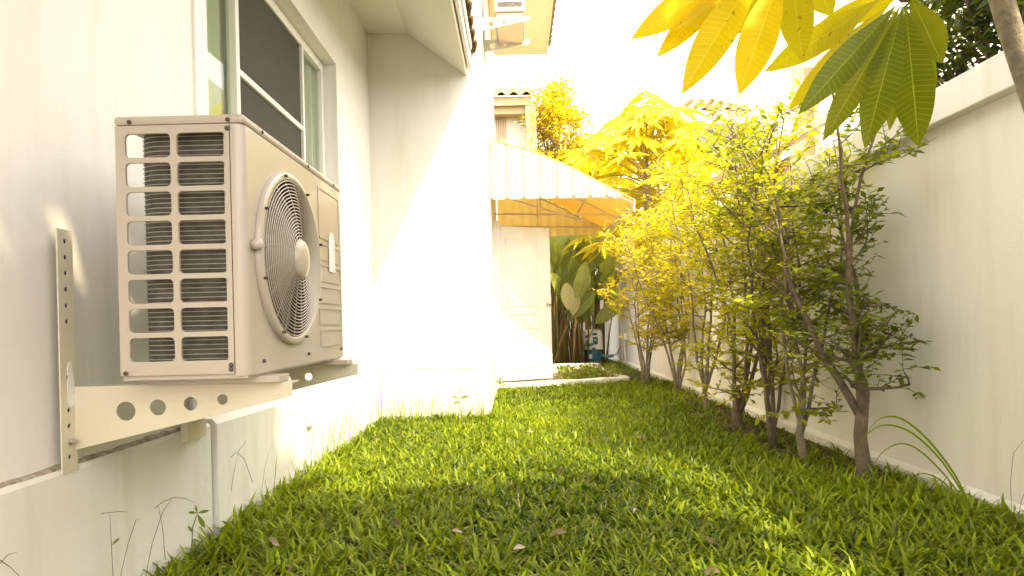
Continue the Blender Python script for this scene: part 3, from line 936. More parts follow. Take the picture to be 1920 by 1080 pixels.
c2.add(vs, [(j * m + i, j * m + (i + 1) % m, (j + 1) * m + (i + 1) % m, (j + 1) * m + i) for j in range(len(lv) - 1) for i in range(m)] + [tuple((len(lv) - 1) * m + i for i in range(m))])
c2.build('cover', M_pumpw, pump, smooth=False)
MB().box((px_ - .01, py_ - .1475, .36), (px_ + .075, py_ - .139, .49)).build('label_plate', M_teal, pump)
MB().box((px_ - .02, py_ - .1455, .52), (px_ + .065, py_ - .137, .56)).build('label_plate', M_teal, pump)
for k in (-1, 1):
    MB().tube([(px_ + .032 + k * .012 - .008, py_ - .149, .455), (px_ + .032 + k * .012, py_ - .149, .42), (px_ + .032 + k * .012 + .008, py_ - .149, .455)], .004, 4).build('lettering', M_pumpw, pump)
MB().lathe([(.024, 0), (.024, -.006), (0, -.006)], (px_ - .12, py_ - .137, .50), 'Y', 16).build('badge', M_purple, pump)
MB().box((px_ - .09, py_ - .164, .12), (px_ - .03, py_ - .15, .19)).build('label_plate', M_sticker, pump)
for k in range(5):
    MB().box((px_ - .04 + .03 * k, py_ - .173, .012), (px_ - .02 + .03 * k, py_ - .168, .04)).build('lettering', M_sticker, pump)
MB().tube([(px_ - .02, py_ - .17, .37), (px_ - .12, py_ - .19, .36), (px_ - .20, py_ - .2, .345), (px_ - .235, py_ - .2, .30), (px_ - .235, py_ - .2, 0)], .027, 10).build('pipe', M_tealpipe, pump, smooth=True)
MB().tube([(px_ + .14, py_ - .05, .17), (px_ + .2, py_ - .05, .14), (px_ + .36, py_ - .02, .15)], .026, 10).build('pipe', M_tealpipe, pump, smooth=True)
MB().tube([(px_ + .3, py_, .15), (px_ + .42, py_ + .02, .17), (RX - .03, py_ + .05, .30)], .008, 6).build('cable', M_black, pump)
ol = empty('wall_outlet', (RX, 10.6, .5), 'small white socket box with conduit on the boundary wall near the pump', 'outlet')
MB().box((RX - .06, 10.55, .43), (RX - .0005, 10.68, .55)).build('box', M_white, ol, bevel=.006)
MB().tube([(RX - .03, 10.61, .43), (RX - .03, 10.61, .2), (RX - .04, 10.55, .02)], .016, 8).build('conduit', M_white, ol, smooth=True)

# ------------------------------------------------------------------ big single leaves
def leaf_mesh(name, Lg, Wd, mat, sag=0.10, fold=0.10, wave=0.0, p=1.25, q=0.75, n=14, m=6, arch=False):
    """leaf lying along +Y, normal +Z, length Lg, width Wd"""
    vs, fs, uv = [], [], []
    for i in range(n + 1):
        t = i / n
        wd = Wd * 0.5 * max(math.sin(math.pi * min(t, 1) ** p), 0) ** q
        wd = max(wd, Wd * 0.018)
        for j in range(m + 1):
            s = 2 * j / m - 1
            z = (sag * Lg * 2 * t * (1 - t) if arch else -sag * Lg * t * t) + fold * abs(s) * wd + wave * wd * math.sin(t * 14 + s) * abs(s)
            vs.append((s * wd, Lg * t, z))
            uv.append((j / m, t))
    for i in range(n):
        for j in range(m):
            a = i * (m + 1) + j
            fs.append((a, a + 1, a + m + 2, a + m + 1))
    me = bpy.data.meshes.new(name)
    me.from_pydata(vs, [], fs)
    ul = me.uv_layers.new(name='UVMap')
    for lp in me.loops:
        ul.data[lp.index].uv = uv[lp.vertex_index]
    me.polygons.foreach_set('use_smooth', [True] * len(me.polygons))
    me.materials.append(mat)
    me.update()
    return me


def aim(B, T, face, roll=0.0):
    """matrix that lays +Y from B to T with +Z turned towards face"""
    y = (T - B).normalized()
    z = (face - y * face.dot(y)).normalized()
    z = Matrix.Rotation(roll, 3, y) @ z
    x = y.cross(z)
    M = Matrix((x, y, z)).transposed().to_4x4()
    M.translation = B
    return M


# ------------------------------------------------------------------ plumeria reaching in from the upper right
plum = empty('plumeria_tree', (1.70, 1.75, 0), 'plumeria tree with long drooping ribbed leaves hanging into the top of the view', 'tree')
tr = [Vector((1.66, 1.72, -.05)), Vector((1.65, 1.76, .7)), at(1960, 245, 1.85), at(1893, 50, 1.85), at(1860, -60, 1.85), Vector((1.18, 1.75, 2.15)), Vector((.95, 1.55, 2.5))]
tb = MB().tube(tr, [.042, .039, .034, .031, .030, .030, .026], 12)
hubR, hubL = at(1694, -6, 1.62), at(1452, -95, 1.55)
tb.tube([tr[4], at(1790, -75, 1.75), at(1730, -45, 1.66), hubR], [.03, .022, .018, .016], 8)
tb.tube([at(1790, -75, 1.75), at(1640, -150, 1.62), hubL], [.024, .018, .015], 8)
hubs = []
for c in [(1.0, .9, 2.25), (.55, 1.0, 2.45), (.75, .5, 2.55), (.2, .9, 2.75), (.35, .45, 2.35), (.45, .1, 2.7), (1.1, .2, 2.5), (1.35, 1.0, 2.5), (.0, .55, 2.95), 
          (1.5, .4, 2.8), (.15, .15, 3.1), (-.05, .95, 3.2), (.45, .7, 3.2), (1.5, 1.5, 2.4), (-.2, .35, 2.75), (.1, .7, 2.5), (.25, 1.15, 3.0), (1.7, .9, 2.3), (-.25, .75, 2.5), (-.1, .2, 2.4), (-.3, .0, 2.55), (.1, -.2, 2.6), (-.1, .5, 2.65), (-.35, .45, 2.45), (.3, .3, 2.9), (-.15, 1.0, 2.75), (.05, 1.2, 2.7)]:
    h = Vector(c)
    hubs.append(h)
    tb.tube([tr[5] if c[2] < 2.6 else tr[6], (tr[6] + h) / 2 + Vector((0, 0, -.1)), h], [.026, .02, .014], 7)
tb.build('trunk', M_bark2, plum, smooth=True)
camv = Vector((0, 0, CAMH))
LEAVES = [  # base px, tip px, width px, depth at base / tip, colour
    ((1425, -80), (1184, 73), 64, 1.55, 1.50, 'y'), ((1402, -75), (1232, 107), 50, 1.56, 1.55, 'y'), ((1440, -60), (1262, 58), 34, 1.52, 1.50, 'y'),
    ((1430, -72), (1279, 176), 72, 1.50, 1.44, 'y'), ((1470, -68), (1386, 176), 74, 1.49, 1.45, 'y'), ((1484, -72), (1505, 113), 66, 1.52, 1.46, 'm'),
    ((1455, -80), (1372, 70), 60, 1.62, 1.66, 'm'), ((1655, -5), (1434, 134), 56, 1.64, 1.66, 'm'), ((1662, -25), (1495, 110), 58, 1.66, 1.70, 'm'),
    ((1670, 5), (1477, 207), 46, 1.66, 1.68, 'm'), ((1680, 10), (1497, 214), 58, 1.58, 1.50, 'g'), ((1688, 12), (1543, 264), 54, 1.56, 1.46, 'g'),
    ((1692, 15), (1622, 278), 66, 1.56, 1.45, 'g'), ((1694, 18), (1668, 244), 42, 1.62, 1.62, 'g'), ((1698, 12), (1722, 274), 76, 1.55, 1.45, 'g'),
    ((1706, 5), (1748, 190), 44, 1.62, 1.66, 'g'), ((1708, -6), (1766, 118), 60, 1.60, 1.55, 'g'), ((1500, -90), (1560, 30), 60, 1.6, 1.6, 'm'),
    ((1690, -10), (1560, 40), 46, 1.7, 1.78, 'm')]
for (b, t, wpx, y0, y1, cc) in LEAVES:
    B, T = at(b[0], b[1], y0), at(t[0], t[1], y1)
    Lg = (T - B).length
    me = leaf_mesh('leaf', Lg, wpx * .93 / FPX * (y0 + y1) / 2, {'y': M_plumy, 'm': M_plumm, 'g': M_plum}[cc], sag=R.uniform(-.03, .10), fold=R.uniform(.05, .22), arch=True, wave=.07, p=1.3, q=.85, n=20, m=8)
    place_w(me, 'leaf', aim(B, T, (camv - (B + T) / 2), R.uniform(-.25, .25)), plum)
# the rest of the crown, above the picture
cv_, cf_, ct_ = [], [], []
proto = leaf_mesh('leaf_form', 1, .27, M_plum, sag=.25, fold=.15, n=8, m=2)
pv = np.array([v.co[:] for v in proto.vertices])
pf = np.array([list(p.vertices) for p in proto.polygons])
uvp = [0] * len(pv)
for lp in proto.loops: uvp[lp.vertex_index] = tuple(proto.uv_layers[0].data[lp.index].uv)
uvs_all = []
off = 0
for h in hubs + [hubR + Vector((.05, .0, .08)), hubL + Vector((.02, -.02, .10))]:
    up = h in hubs
    for k in range(22 if up else 9):
        a = k * 2.4 + R.random()
        el = R.uniform(-.75, .7) if up else R.uniform(.45, 1.1)
        d = Vector((math.cos(a) * math.cos(el), math.sin(a) * math.cos(el), math.sin(el)))
        Lg = R.uniform(.30, .42)
        T = h + d * Lg
        if not up: T.y = min(T.y, 1.75)
        Mx = aim(h, T, Vector((R.uniform(-.3, .3), R.uniform(-.3, .3), 1)))
        P = (np.array(Mx.to_3x3()) @ (pv * Lg).T).T + np.array(Mx.translation)
        cv_.append(P); cf_.append(pf + off); off += len(P)
        uvs_all += uvp
cr = soup('crown', np.concatenate(cv_), np.concatenate(cf_), 4, M_plum, plum)
ul = cr.data.uv_layers.new(name='UVMap')
vi = np.zeros(len(cr.data.loops), np.int32)
cr.data.loops.foreach_get('vertex_index', vi)
ul.data.foreach_set('uv', np.array(uvs_all, np.float32)[vi].ravel())
bpy.data.meshes.remove(proto)

# ------------------------------------------------------------------ shrubs along the wall
def rnd_dir(el0, el1, az=None):
    a = R.uniform(0, 2 * math.pi) if az is None else az
    e = R.uniform(el0, el1)
    return Vector((math.cos(a) * math.cos(e), math.sin(a) * math.cos(e), math.sin(e)))


def grow(p, d, L, n, wob, up, xmax):
    pts = [p.copy()]
    d = d.normalized()
    for i in range(n):
        d = (d + Vector((R.gauss(0, wob), R.gauss(0, wob), R.gauss(0, wob * .6) + up))).normalized()
        q = pts[-1] + d * (L / n)
        if q.x > xmax:
            q.x = xmax - R.random() * .02
            d.x = -abs(d.x) * .3
        pts.append(q)
    return pts


def shrub(base, H, nstem, spread, crown0, label, leafm, bark, nbr=11, leaf=.042, dens=1.0, lean=(0, 0), brlen=.42, rad=.017, bole=None, low=.12):
    o = empty('shrub_tree', base, label, 'shrub', 'multi stemmed shrubs planted along the boundary wall')
    base = Vector(base)
    tk = MB()
    P, D, N, Ls = [], [], [], []
    XM = RX - .09

    def leaves_on(pts, step):
        for a, b in zip(pts, pts[1:]):
            seg = b - a
            k = max(1, int(seg.length / step))
            for i in range(k):
                if R.random() > dens: continue
                q = a + seg * ((i + R.random()) / k)
                side = seg.normalized().cross(Vector((R.gauss(0, .35), R.gauss(0, .35), 1))).normalized() * (1 if R.random() < .5 else -1)
                d = (side + seg.normalized() * .7 + Vector((0, 0, R.gauss(-.05, .3)))).normalized()
                P.append(q); D.append(d)
                N.append(Vector((R.gauss(0, .45), R.gauss(0, .45), 1)))
                Ls.append(leaf * R.uniform(.6, 1.25))

    if bole:
        hb, rb = bole
        tk.tube([base + Vector((0, 0, -.04)), base + Vector((.008, 0, .04)), base + Vector((-.006, .004, hb * .5)), base + Vector((.012, 0, hb)), base + Vector((.014, 0, hb + .05)), base + Vector((.015, 0, hb + .09))], [rb * 1.35, rb * 1.05, rb * .9, rb * .82, rb * .55, rb * .15], 10)
    for s in range(nstem):
        az = 2 * math.pi * s / nstem + R.uniform(-.5, .5)
        p = base + Vector((math.cos(az), math.sin(az), 0)) * rad * .7
        d = Vector((math.cos(az) * spread * .3 + lean[0] * .4, math.sin(az) * spread * .3 + lean[1] * .4, 1))
        Hs = H * R.uniform(.80, 1.0)
        if bole:
            p = base + Vector((.006 + math.cos(az) * .004, math.sin(az) * .004, bole[0] - .12))
            Hs -= bole[0] - .12
            d = Vector((math.cos(az) * (spread + .03), math.sin(az) * (spread + .05), 1))
        st_ = grow(p - Vector((0, 0, .03)), d, Hs * .42, 5, .11, .09, XM)
        d = (st_[-1] - st_[-2]).normalized() + Vector((math.cos(az) * spread * .8 + lean[0], math.sin(az) * spread * .9 + lean[1], .2))
        st_ += grow(st_[-1], d, Hs * .62, 7, .12, .11, XM)[1:]
        r0 = rad * R.uniform(.75, 1.15)
        rr = [r0 * (1 - .85 * i / 12) + .0015 for i in range(13)]
        rr[0] *= .45 if bole else 1.35
        tk.tube(st_, rr, 7)
        for b in range(nbr):
            t = crown0 + (1 - crown0) * (b + R.random()) / nbr
            if R.random() < low: t = R.uniform(.08 if bole else .2, crown0)
            i = min(int(t * 12), 11)
            q = st_[i].lerp(st_[i + 1], t * 12 - i)
            bl = brlen * R.uniform(.5, 1.1) * (1.12 - .45 * t)
            br = grow(q, rnd_dir(.05, .85), bl, 5, .16, .02, XM)
            tk.tube(br, [max(rr[i] * .55, .003) * (1 - .8 * k / 5) + .0008 for k in range(6)], 5, False)
            leaves_on(br[2:], .02)
            for w_ in range(6):
                k = R.randint(1, 5)
                tw = grow(br[k], (rnd_dir(-.35, .6) + (br[k] - br[k - 1]).normalized() * .6), R.uniform(.10, .26), 3, .22, -.02, XM)
                tk.tube(tw, [.0022, .0018, .0014, .0008], 4, False)
                leaves_on(tw, .015)
    tk.build('trunk', bark, o, smooth=True)
    leaf_cloud('crown', [tuple(a) for a in P], [tuple(a) for a in D], [tuple(a) for a in N], Ls, np.array(Ls) * .48, leafm, o)
    return o


SH = [  # base, height, stems, spread, crown start, label, branches
    ((1.514, 7.443, 0), 2.05, 6, .17, .40, 'farthest shrub of the row, pale double trunk beside the pump bed', 14),
    ((1.66, 6.537, 0), 2.15, 6, .18, .42, 'second farthest shrub with twisted pale stems and glow tinted green leaves', 14),
    ((1.60, 5.365, 0), 2.12, 4, .20, .42, 'slim single stemmed shrub between the two pale trunks and the thick dark stump', 16),
    ((1.53, 4.398, 0), 2.12, 5, .23, .42, 'shrub with a short thick dark trunk forking low above the grass', 14),
    ((1.505, 3.722, 0), 2.05, 6, .17, .40, 'shrub with four dark upright stems in front of the wall pilaster', 12),
    ((1.522, 3.383, 0), 2.02, 4, .20, .40, 'thin leaning shrub with a peeling pale stem next to the bare soil', 13),
    ((1.62, 2.958, 0), 1.9, 4, .17, .36, 'nearest shrub, thick grey trunk with dark green sparse leaves against the bare wall', 12)]
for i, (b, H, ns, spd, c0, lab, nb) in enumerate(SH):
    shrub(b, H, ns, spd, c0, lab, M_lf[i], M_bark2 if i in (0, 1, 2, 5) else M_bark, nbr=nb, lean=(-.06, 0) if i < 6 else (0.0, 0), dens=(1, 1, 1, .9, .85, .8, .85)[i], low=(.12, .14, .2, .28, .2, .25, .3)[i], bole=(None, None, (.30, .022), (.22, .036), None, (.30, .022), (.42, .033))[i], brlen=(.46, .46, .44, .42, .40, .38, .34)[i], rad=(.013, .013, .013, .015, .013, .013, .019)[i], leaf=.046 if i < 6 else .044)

# ------------------------------------------------------------------ bush behind the wall
def leafy_mass(name, centre, rad, n, leaf, mat, label, cat, trunk_from=None, bark=None, clumps=40, group=None, flat=.35):
    o = empty(name, (centre[0], centre[1], 0), label, cat, group)
    c, r = Vector(centre), Vector(rad)
    tk = MB()
    root = Vector(trunk_from or (c.x, c.y, 0))
    mid = root.lerp(c, .7)
    tk.tube([root, mid, c + Vector((0, 0, r.z * .3))], [.09 * r.x, .06 * r.x, .02], 8)
    P, D, N, L = [], [], [], []
    for k in range(clumps):
        d = rnd_dir(-.9, 1.4)
        q = c + Vector((d.x * r.x, d.y * r.y, d.z * r.z)) * R.uniform(.45, .95)
        tk.tube([mid.lerp(c, R.random()), (mid + q) / 2 + Vector((0, 0, .05)), q], [.018 * r.x, .012 * r.x, .004], 5, False)
        cs = R.uniform(.18, .34) * min(r.x, r.z)
        for i in range(n // clumps):
            v = Vector((R.gauss(0, 1), R.gauss(0, 1), R.gauss(0, .6)))
            P.append(tuple(q + v * cs * .6))
            dd = (v.normalized() + Vector((R.gauss(0, .6), R.gauss(0, .6), R.gauss(-.2, .4))))
            D.append(tuple(dd)); N.append((R.gauss(0, .5), R.gauss(0, .5), 1)); L.append(leaf * R.uniform(.6, 1.2))
    tk.build('trunk', bark or M_bark, o, smooth=True)
    leaf_cloud('crown', P, D, N, L, np.array(L) * .45, mat, o)
    return o


leafy_mass('garden_bush', (2.75, 3.35, 2.15), (.65, .8, .75), 7000, .085, M_bush, 'dense dark green bush rising behind the boundary wall near the leaning trunk', 'bush', clumps=80)
leafy_mass('garden_bush', (2.6, 2.2, 2.3), (.55, .6, .7), 4500, .085, M_bush, 'dark bush behind the wall coping at the edge of the view behind the trunk', 'bush', clumps=55)

# ------------------------------------------------------------------ large-leaved plants behind the door
hel_me = [leaf_mesh('leaf', 1, .44, M_helic, sag=s, fold=f, wave=.10, p=1.0, q=.7) for s, f in ((.12, .25), (.22, .15), (.05, .35))]
hel_pale = leaf_mesh('leaf', 1, .5, M_helicp, sag=.1, fold=.2, p=.9, q=.7)


def big_plant(cx, cy, n, hmin, hmax, label, spread, extra=()):
    o = empty('broadleaf_plant', (cx, cy, 0), label, 'plant', 'large leaved plants behind the door')
    for k in range(n):
        a = R.uniform(0, 6.28)
        b = Vector((cx + R.gauss(0, .10), cy + R.gauss(0, .12), 0))
        h = R.uniform(hmin, hmax)
        ln = R.uniform(.05, .32) * spread
        tipb = b + Vector((math.cos(a) * ln, math.sin(a) * ln * .6 - .05, h))
        MB().tube([b, b.lerp(tipb, .5) + Vector((math.cos(a), math.sin(a), 0)) * -.03, tipb], [.020, .014, .008], 6).build('stalk', M_cane if k % 2 else M_helic_stalk, o, smooth=True)
        L = R.uniform(.42, .66)
        d = Vector((math.cos(a) * .5, math.sin(a) * .4 - .15, R.uniform(.35, 1.0)))
        place_w(hel_me[k % 3], 'leaf', aim(tipb, tipb + d, Vector((R.uniform(-.5, .5), -1, .3))) @ Matrix.Scale(L, 4), o)
    for (b, t) in extra:
        place_w(hel_pale, 'leaf', aim(Vector(b), Vector(t), Vector((0, -1, .2))) @ Matrix.Scale((Vector(t) - Vector(b)).length, 4), o)
    return o


M_helic_stalk = pmat('green_stalk', (0.12, 0.14, 0.03), 0.6, (0.20, 0.13, 0.04), 12)
big_plant(.62, 10.6, 40, .7, 2.05, 'large leaved clump next to the door edge with one pale drooping leaf', 1.0, [(at(1062, 530, 10.0), at(1066, 580, 9.95))])
big_plant(1.02, 10.9, 40, .7, 2.1, 'large leaved clump behind the water pump', 1.0, [(at(1080, 548, 10.2), at(1074, 590, 10.15))])
big_plant(1.42, 11.4, 26, .9, 2.0, 'large leaved clump against the boundary wall with a tall upright leaf', .8)
big_plant(.9, 11.6, 16, .9, 1.7, 'rear clump of dark large leaved stems in front of the end wall', 1.2)

# ------------------------------------------------------------------ background: papaya, tree, houses
def papaya_mesh():
    n = 216
    vs, fs = [(0, 0, 0)], []
    for k in range(n):
        t = 2 * math.pi * k / n
        lobe = max(0.0, math.cos(4.5 * t)) if False else abs(math.cos(4.5 * t))
        r = .20 + .32 * lobe ** .8 * (1 + .30 * math.cos(27 * t))
        r *= .75 + .25 * abs(math.cos(t / 2))
        vs.append((r * math.sin(t), r * math.cos(t), -.55 * r * r))
        fs.append((0, k + 1, (k + 1) % n + 1))
    me = bpy.data.meshes.new('leaf')
    me.from_pydata(vs, [], fs)
    a = me.attributes.new('tint', 'FLOAT', 'POINT')
    a.data.foreach_set('value', [R.random() for _ in vs])
    me.materials.append(M_papaya)
    return me


def papaya(base, H, n, label, spread=1.0):
    o = empty('papaya_tree', base, label, 'tree')
    b = Vector(base)
    topp = b + Vector((0, 0, H))
    MB().tube([b, b.lerp(topp, .5) + Vector((.05, 0, 0)), topp], [.10, .085, .05], 10).build('trunk', M_bark2, o, smooth=True)
    me = papaya_mesh()
    for k in range(n):
        a = k * 2.4 + R.uniform(-.3, .3)
        el = 1.25 - 1.9 * k / n
        L = R.uniform(.7, 1.15) * spread
        s = topp - Vector((0, 0, .9 * k / n))
        d = Vector((math.cos(a) * math.cos(el), math.sin(a) * math.cos(el), math.sin(el)))
        e = s + d * L + Vector((0, 0, -.1))
        MB().tube([s, s.lerp(e, .5) + Vector((0, 0, .08)), e], [.018, .014, .010], 5).build('leaf_stalk', M_stalk_y, o)
        out = Vector((d.x, d.y, -.25)).normalized()
        sc = R.uniform(.65, 1.0) * spread
        place_w(me, 'leaf', aim(e, e + out, Vector((0, -.35, 1))) @ Matrix.Rotation(R.uniform(-.4, .4), 4, 'Y') @ Matrix.Scale(sc, 4), o)


M_stalk_y = pmat('yellow_stalk', (0.40, 0.32, 0.05), 0.6)
papaya((2.2, 10.4, 0), 3.45, 60, 'tall papaya tree with deeply lobed glow tinted leaves behind the boundary wall', 1.05)
papaya((3.2, 12.0, 0), 3.5, 44, 'second papaya tree with glow tinted lobed leaves under the tiled roof', 1.1)
papaya((1.75, 13.2, 0), 3.6, 40, 'low papaya crown behind the outer end of the awning', 1.0)
leafy_mass('garden_tree', (1.05, 15.5, 5.2), (.85, .8, 1.5), 9000, .12, M_fartree, 'feathery glow tinted green tree beside the far tiled house', 'tree', clumps=90, bark=M_bark2)
leafy_mass('garden_tree', (1.6, 17.5, 4.4), (1.2, 1, 1.3), 6000, .14, M_fartree, 'lower glow tinted tree crown behind the papaya trees', 'tree', clumps=70, bark=M_bark2)

tl = MB()
seg = 8
vs, fs = [], []
for j in range(2):
    for k in range(seg + 1):
        t = k / seg
        vs.append((0.30 * t, 0.36 * j, 0.045 * math.sin(2 * math.pi * t) + (.0 if j else -.0)))
vs += [(x, y, z - .025) for x, y, z in vs]
q = 2 * (seg + 1)
for k in range(seg):
    fs += [(k, k + 1, seg + 2 + k, seg + 1 + k), (q + k, q + seg + 1 + k, q + seg + 2 + k, q + k + 1), (k, q + k, q + k + 1, k + 1), (seg + 1 + k, seg + 2 + k, q + seg + 2 + k, q + seg + 1 + k)]
tl.add(vs, fs)
tile2 = tl.mesh('roof_tile')
tile2.materials.append(M_tile)

HY = 15.0
h1 = empty('far_house', (-1, HY, 0), 'far cream house with wavy orange tile eave and louvred window above the awning', 'house')
e0, e1 = at(928, 182, HY), at(995, 186, HY)
MB().box((-6, HY + .45, 0), (e1.x - .02, HY + 6, e1.z + .0)).build('wall', M_farwall, h1)
MB().box((-6, HY, e1.z - .13), (e1.x + .02, HY + .3, e1.z + .08)).build('fascia', M_trim, h1)
MB().box((-6, HY + .12, e1.z - .30), (e1.x - .10, HY + .449, e1.z - .131)).build('fascia', M_trim, h1)
MB().box((e1.x - .13, HY + .02, 1), (e1.x - .01, HY + .25, e1.z - .131)).build('downpipe', M_trim, h1)
MB().box((e1.x - .009, HY + .02, 1), (e1.x + .12, HY + .12, e1.z - .131)).build('downpipe', M_tile, h1)
rp = .45
rt_ = MB().add([(-6, HY - .05, e1.z + .08), (e1.x + .1, HY - .05, e1.z + .08), (e1.x + .1, HY + 3.0, e1.z + .08 + 3.05 * math.tan(rp)), (-6, HY + 3.0, e1.z + .08 + 3.05 * math.tan(rp))], [(0, 1, 2, 3)]).build('roof', M_tile, h1)
for row in range(4):
    for k in range(8):
        place_w(tile2, 'roof_tile', Matrix.Translation((e1.x + .12 - .30 * (k + 1), HY - .12 + .30 * row, e1.z + .10 + .30 * row * math.tan(rp) + .02)) @ Matrix.Rotation(rp - .06, 4, 'X'), h1)
wn_ = MB().box((at(928, 205, HY).x, HY + .42, at(940, 280, HY).z - .5), (at(948, 205, HY).x, HY + .449, at(940, 203, HY).z)).build('window', M_farwall, h1)
for k in range(6):
    x = at(929 + 3.4 * k, 205, HY).x
    MB().box((x, HY + .39, at(940, 280, HY).z - .5), (x + .022, HY + .419, at(940, 204, HY).z)).build('louvre', M_louvre, wn_)

h2y = 16.0
h2 = empty('far_house', (6, h2y, 0), 'far white house with sloping orange tiled roof behind the papaya crowns', 'house')
r0, r1, r2 = at(1280, 208, h2y), at(1405, 205, h2y), at(1405, 150, h2y)
MB().box((r0.x + .2, h2y + .6, 0), (r1.x + 3, h2y + 6, r1.z - .05)).build('wall', M_farwall, h2)
MB().box((r0.x - .1, h2y - .05, r0.z - .35), (r1.x, h2y + .599, r0.z - .06)).build('fascia', M_white, h2)
MB().box((r1.x + .001, h2y - .2, 0), (r1.x + 1.0, h2y + 3, at(1405, 70, h2y).z)).build('chimney_block', M_farwall, h2)
MB().box((r1.x + 1.001, h2y + .3, 0), (r1.x + 1.8, h2y + 3, at(1405, 120, h2y).z)).build('wall', M_louvre, h2)
bl = MB().box((r1.x + 1.801, h2y, 0), (r1.x + 6, h2y + 3, at(1405, -80, h2y).z)).build('wall', M_farwall, h2)
for k in range(2):
    p = at(1476, 138 + 9 * k, h2y)
    MB().box((p.x - .02, h2y - .03, p.z), (p.x + .28, h2y - .001, p.z + .06)).build('vent_slot', M_louvre, h2)
rs = math.atan2(.72, 1.6)
rows, colsn = 9, 12
for row in range(rows):
    for k in range(colsn):
        x = r0.x - .15 + .30 * k + .11 * row
        if x + .30 > r1.x: continue
        place_w(tile2, 'roof_tile', Matrix.Translation((x, h2y - .1 + .27 * row, r0.z + .01 + .27 * row * math.tan(rs))) @ Matrix.Rotation(rs - .06, 4, 'X'), h2)
MB().add([(r0.x - .2, h2y - .12, r0.z - .04), (r1.x, h2y - .12, r0.z - .04), (r1.x, h2y + 2.4, r0.z + 2.52 * math.tan(rs) - .04), (r0.x + .85, h2y + 2.4, r0.z + 2.52 * math.tan(rs) - .04)], [(0, 1, 2, 3)]).build('roof', M_tile, h2)
# lean-to of the neighbour, seen through the shrubs above the wall
h3 = empty('garden_shed', (4, 8, 0), 'brown sloping lean-to roof seen through the shrubs above the boundary wall', 'shed')
a, b = at(1450, 265, 8.5), at(1620, 175, 8.5)
MB().hexa([(a.x - .6, 8.5, a.z - .42), (b.x, 8.5, b.z - .1), (b.x, 10.5, b.z - .1), (a.x - .6, 10.5, a.z - .42), (a.x - .6, 8.5, a.z - .32), (b.x, 8.5, b.z), (b.x, 10.5, b.z), (a.x - .6, 10.5, a.z - .32)]).build('roof', M_louvre, h3)
MB().box((a.x + .3, 8.7, 0), (b.x, 10.4, a.z - .15)).build('wall', M_louvre, h3)

# ------------------------------------------------------------------ lawn
def blades(name, xy, Lr, Wr, mat, tilt=(.25, 1.15), tint=None, z0=0.0, seg=3, bendr=(.2, 1.0)):
    n = len(xy)
    L = NR.uniform(*Lr, n) if isinstance(Lr, tuple) else Lr
    Wd = NR.uniform(*Wr, n)
    az = NR.uniform(0, 2 * np.pi, n)
    ti = NR.uniform(*tilt, n)
    bend = NR.uniform(*bendr, n)
    dx, dy = np.cos(az), np.sin(az)
    sx, sy = -dy, dx
    pos = np.stack([xy[:, 0], xy[:, 1], np.full(n, z0)], 1)
    V = np.zeros((n, 2 * seg + 1, 3))
    cur = pos.copy()
    ws = [.7, 1.0, .85, .55] if seg == 3 else [.6, .95, 1.0, .72]
    for k in range(seg + 1):
        wk = ws[k] if k < seg else 0
        off = np.stack([sx, sy, np.zeros(n)], 1) * (Wd * .5 * wk)[:, None]
        if k < seg:
            V[:, 2 * k] = cur - off
            V[:, 2 * k + 1] = cur + off
        else:
            V[:, 2 * k] = cur
        a = ti + bend * k / seg
        st = (L / seg)[:, None]
        cur = cur + np.stack([dx * np.sin(a), dy * np.sin(a), np.cos(a)], 1) * st
    nv = 2 * seg + 1
    fl = []
    for k in range(seg - 1):
        fl += [[2 * k, 2 * k + 1, 2 * k + 3], [2 * k, 2 * k + 3, 2 * k + 2]]
    fl.append([2 * seg - 2, 2 * seg - 1, 2 * seg])
    F = (np.arange(n)[:, None, None] * nv + np.array(fl)[None]).reshape(-1, 3)
    if tint is None: tint = NR.beta(2, 2.2, n)
    return soup(name, V.reshape(-1, 3), F, 3, mat, None, np.repeat(tint, nv))


def lawn_pts(n, y0, y1):
    x = NR.uniform(-1.12, 1.84, n)
    y = NR.uniform(y0, y1, n)
    keep = (x > -1.12) & ~((y > 5.05) & (x < -.25))
    bare = (x > 1.40 + .05 * np.sin(y * 7)) & (y > 2.75) & (y < 7.2)
    keep &= ~(bare & (NR.random(n) < .82))
    hole = np.sin(x * 9 + 1.3) * np.sin(y * 7 + x * 3) + .5 * np.sin(x * 23 + y * 19)
    keep &= ~((hole > 1.05) & (NR.random(n) < .6))
    lim = 7.13 + (x + .25) * .31
    keep &= (y < lim) | (x > 1.42)
    return np.stack([x, y], 1)[keep]


def tufts(pts, k, spread):
    p = np.repeat(pts, k, 0)
    return p + NR.normal(0, spread, p.shape)


pn = tufts(lawn_pts(8600, 1.3, 3.6), 6, .016)
pm_ = tufts(lawn_pts(12500, 3.6, 7.6), 6, .018)
pf_ = tufts(lawn_pts(1500, 7.6, 12), 5, .02)
allp = np.concatenate([pn, pm_, pf_])
allp = allp[(allp[:, 0] > -1.13) & (allp[:, 0] < 1.82)]
allp = allp[~((allp[:, 1] > 5.06) & (allp[:, 0] < -.24))]
lpatch = .5 + .5 * np.sin(allp[:, 0] * 2.1 + 1.0) * np.sin(allp[:, 1] * 1.7)
lng = NR.uniform(.035, .105, len(allp)) * (.85 + .3 * lpatch)
edge = (allp[:, 0] < -1.0) | ((allp[:, 1] > 4.9) & (allp[:, 1] < 5.1) & (allp[:, 0] < -.2))
lng = np.where(edge, lng * 1.35, lng)
lng = np.where((allp[:, 0] > 1.0) & (allp[:, 1] < 3), lng * 1.2, lng)
g_ = blades('lawn_grass', allp, lng, (.006, .0135), M_grass, tilt=(.15, 1.05), seg=4, bendr=(.5, 1.7), tint=np.clip(NR.beta(1.2, 1.5, len(allp)) * .9 + .35 * (lpatch - .3), 0, 1))
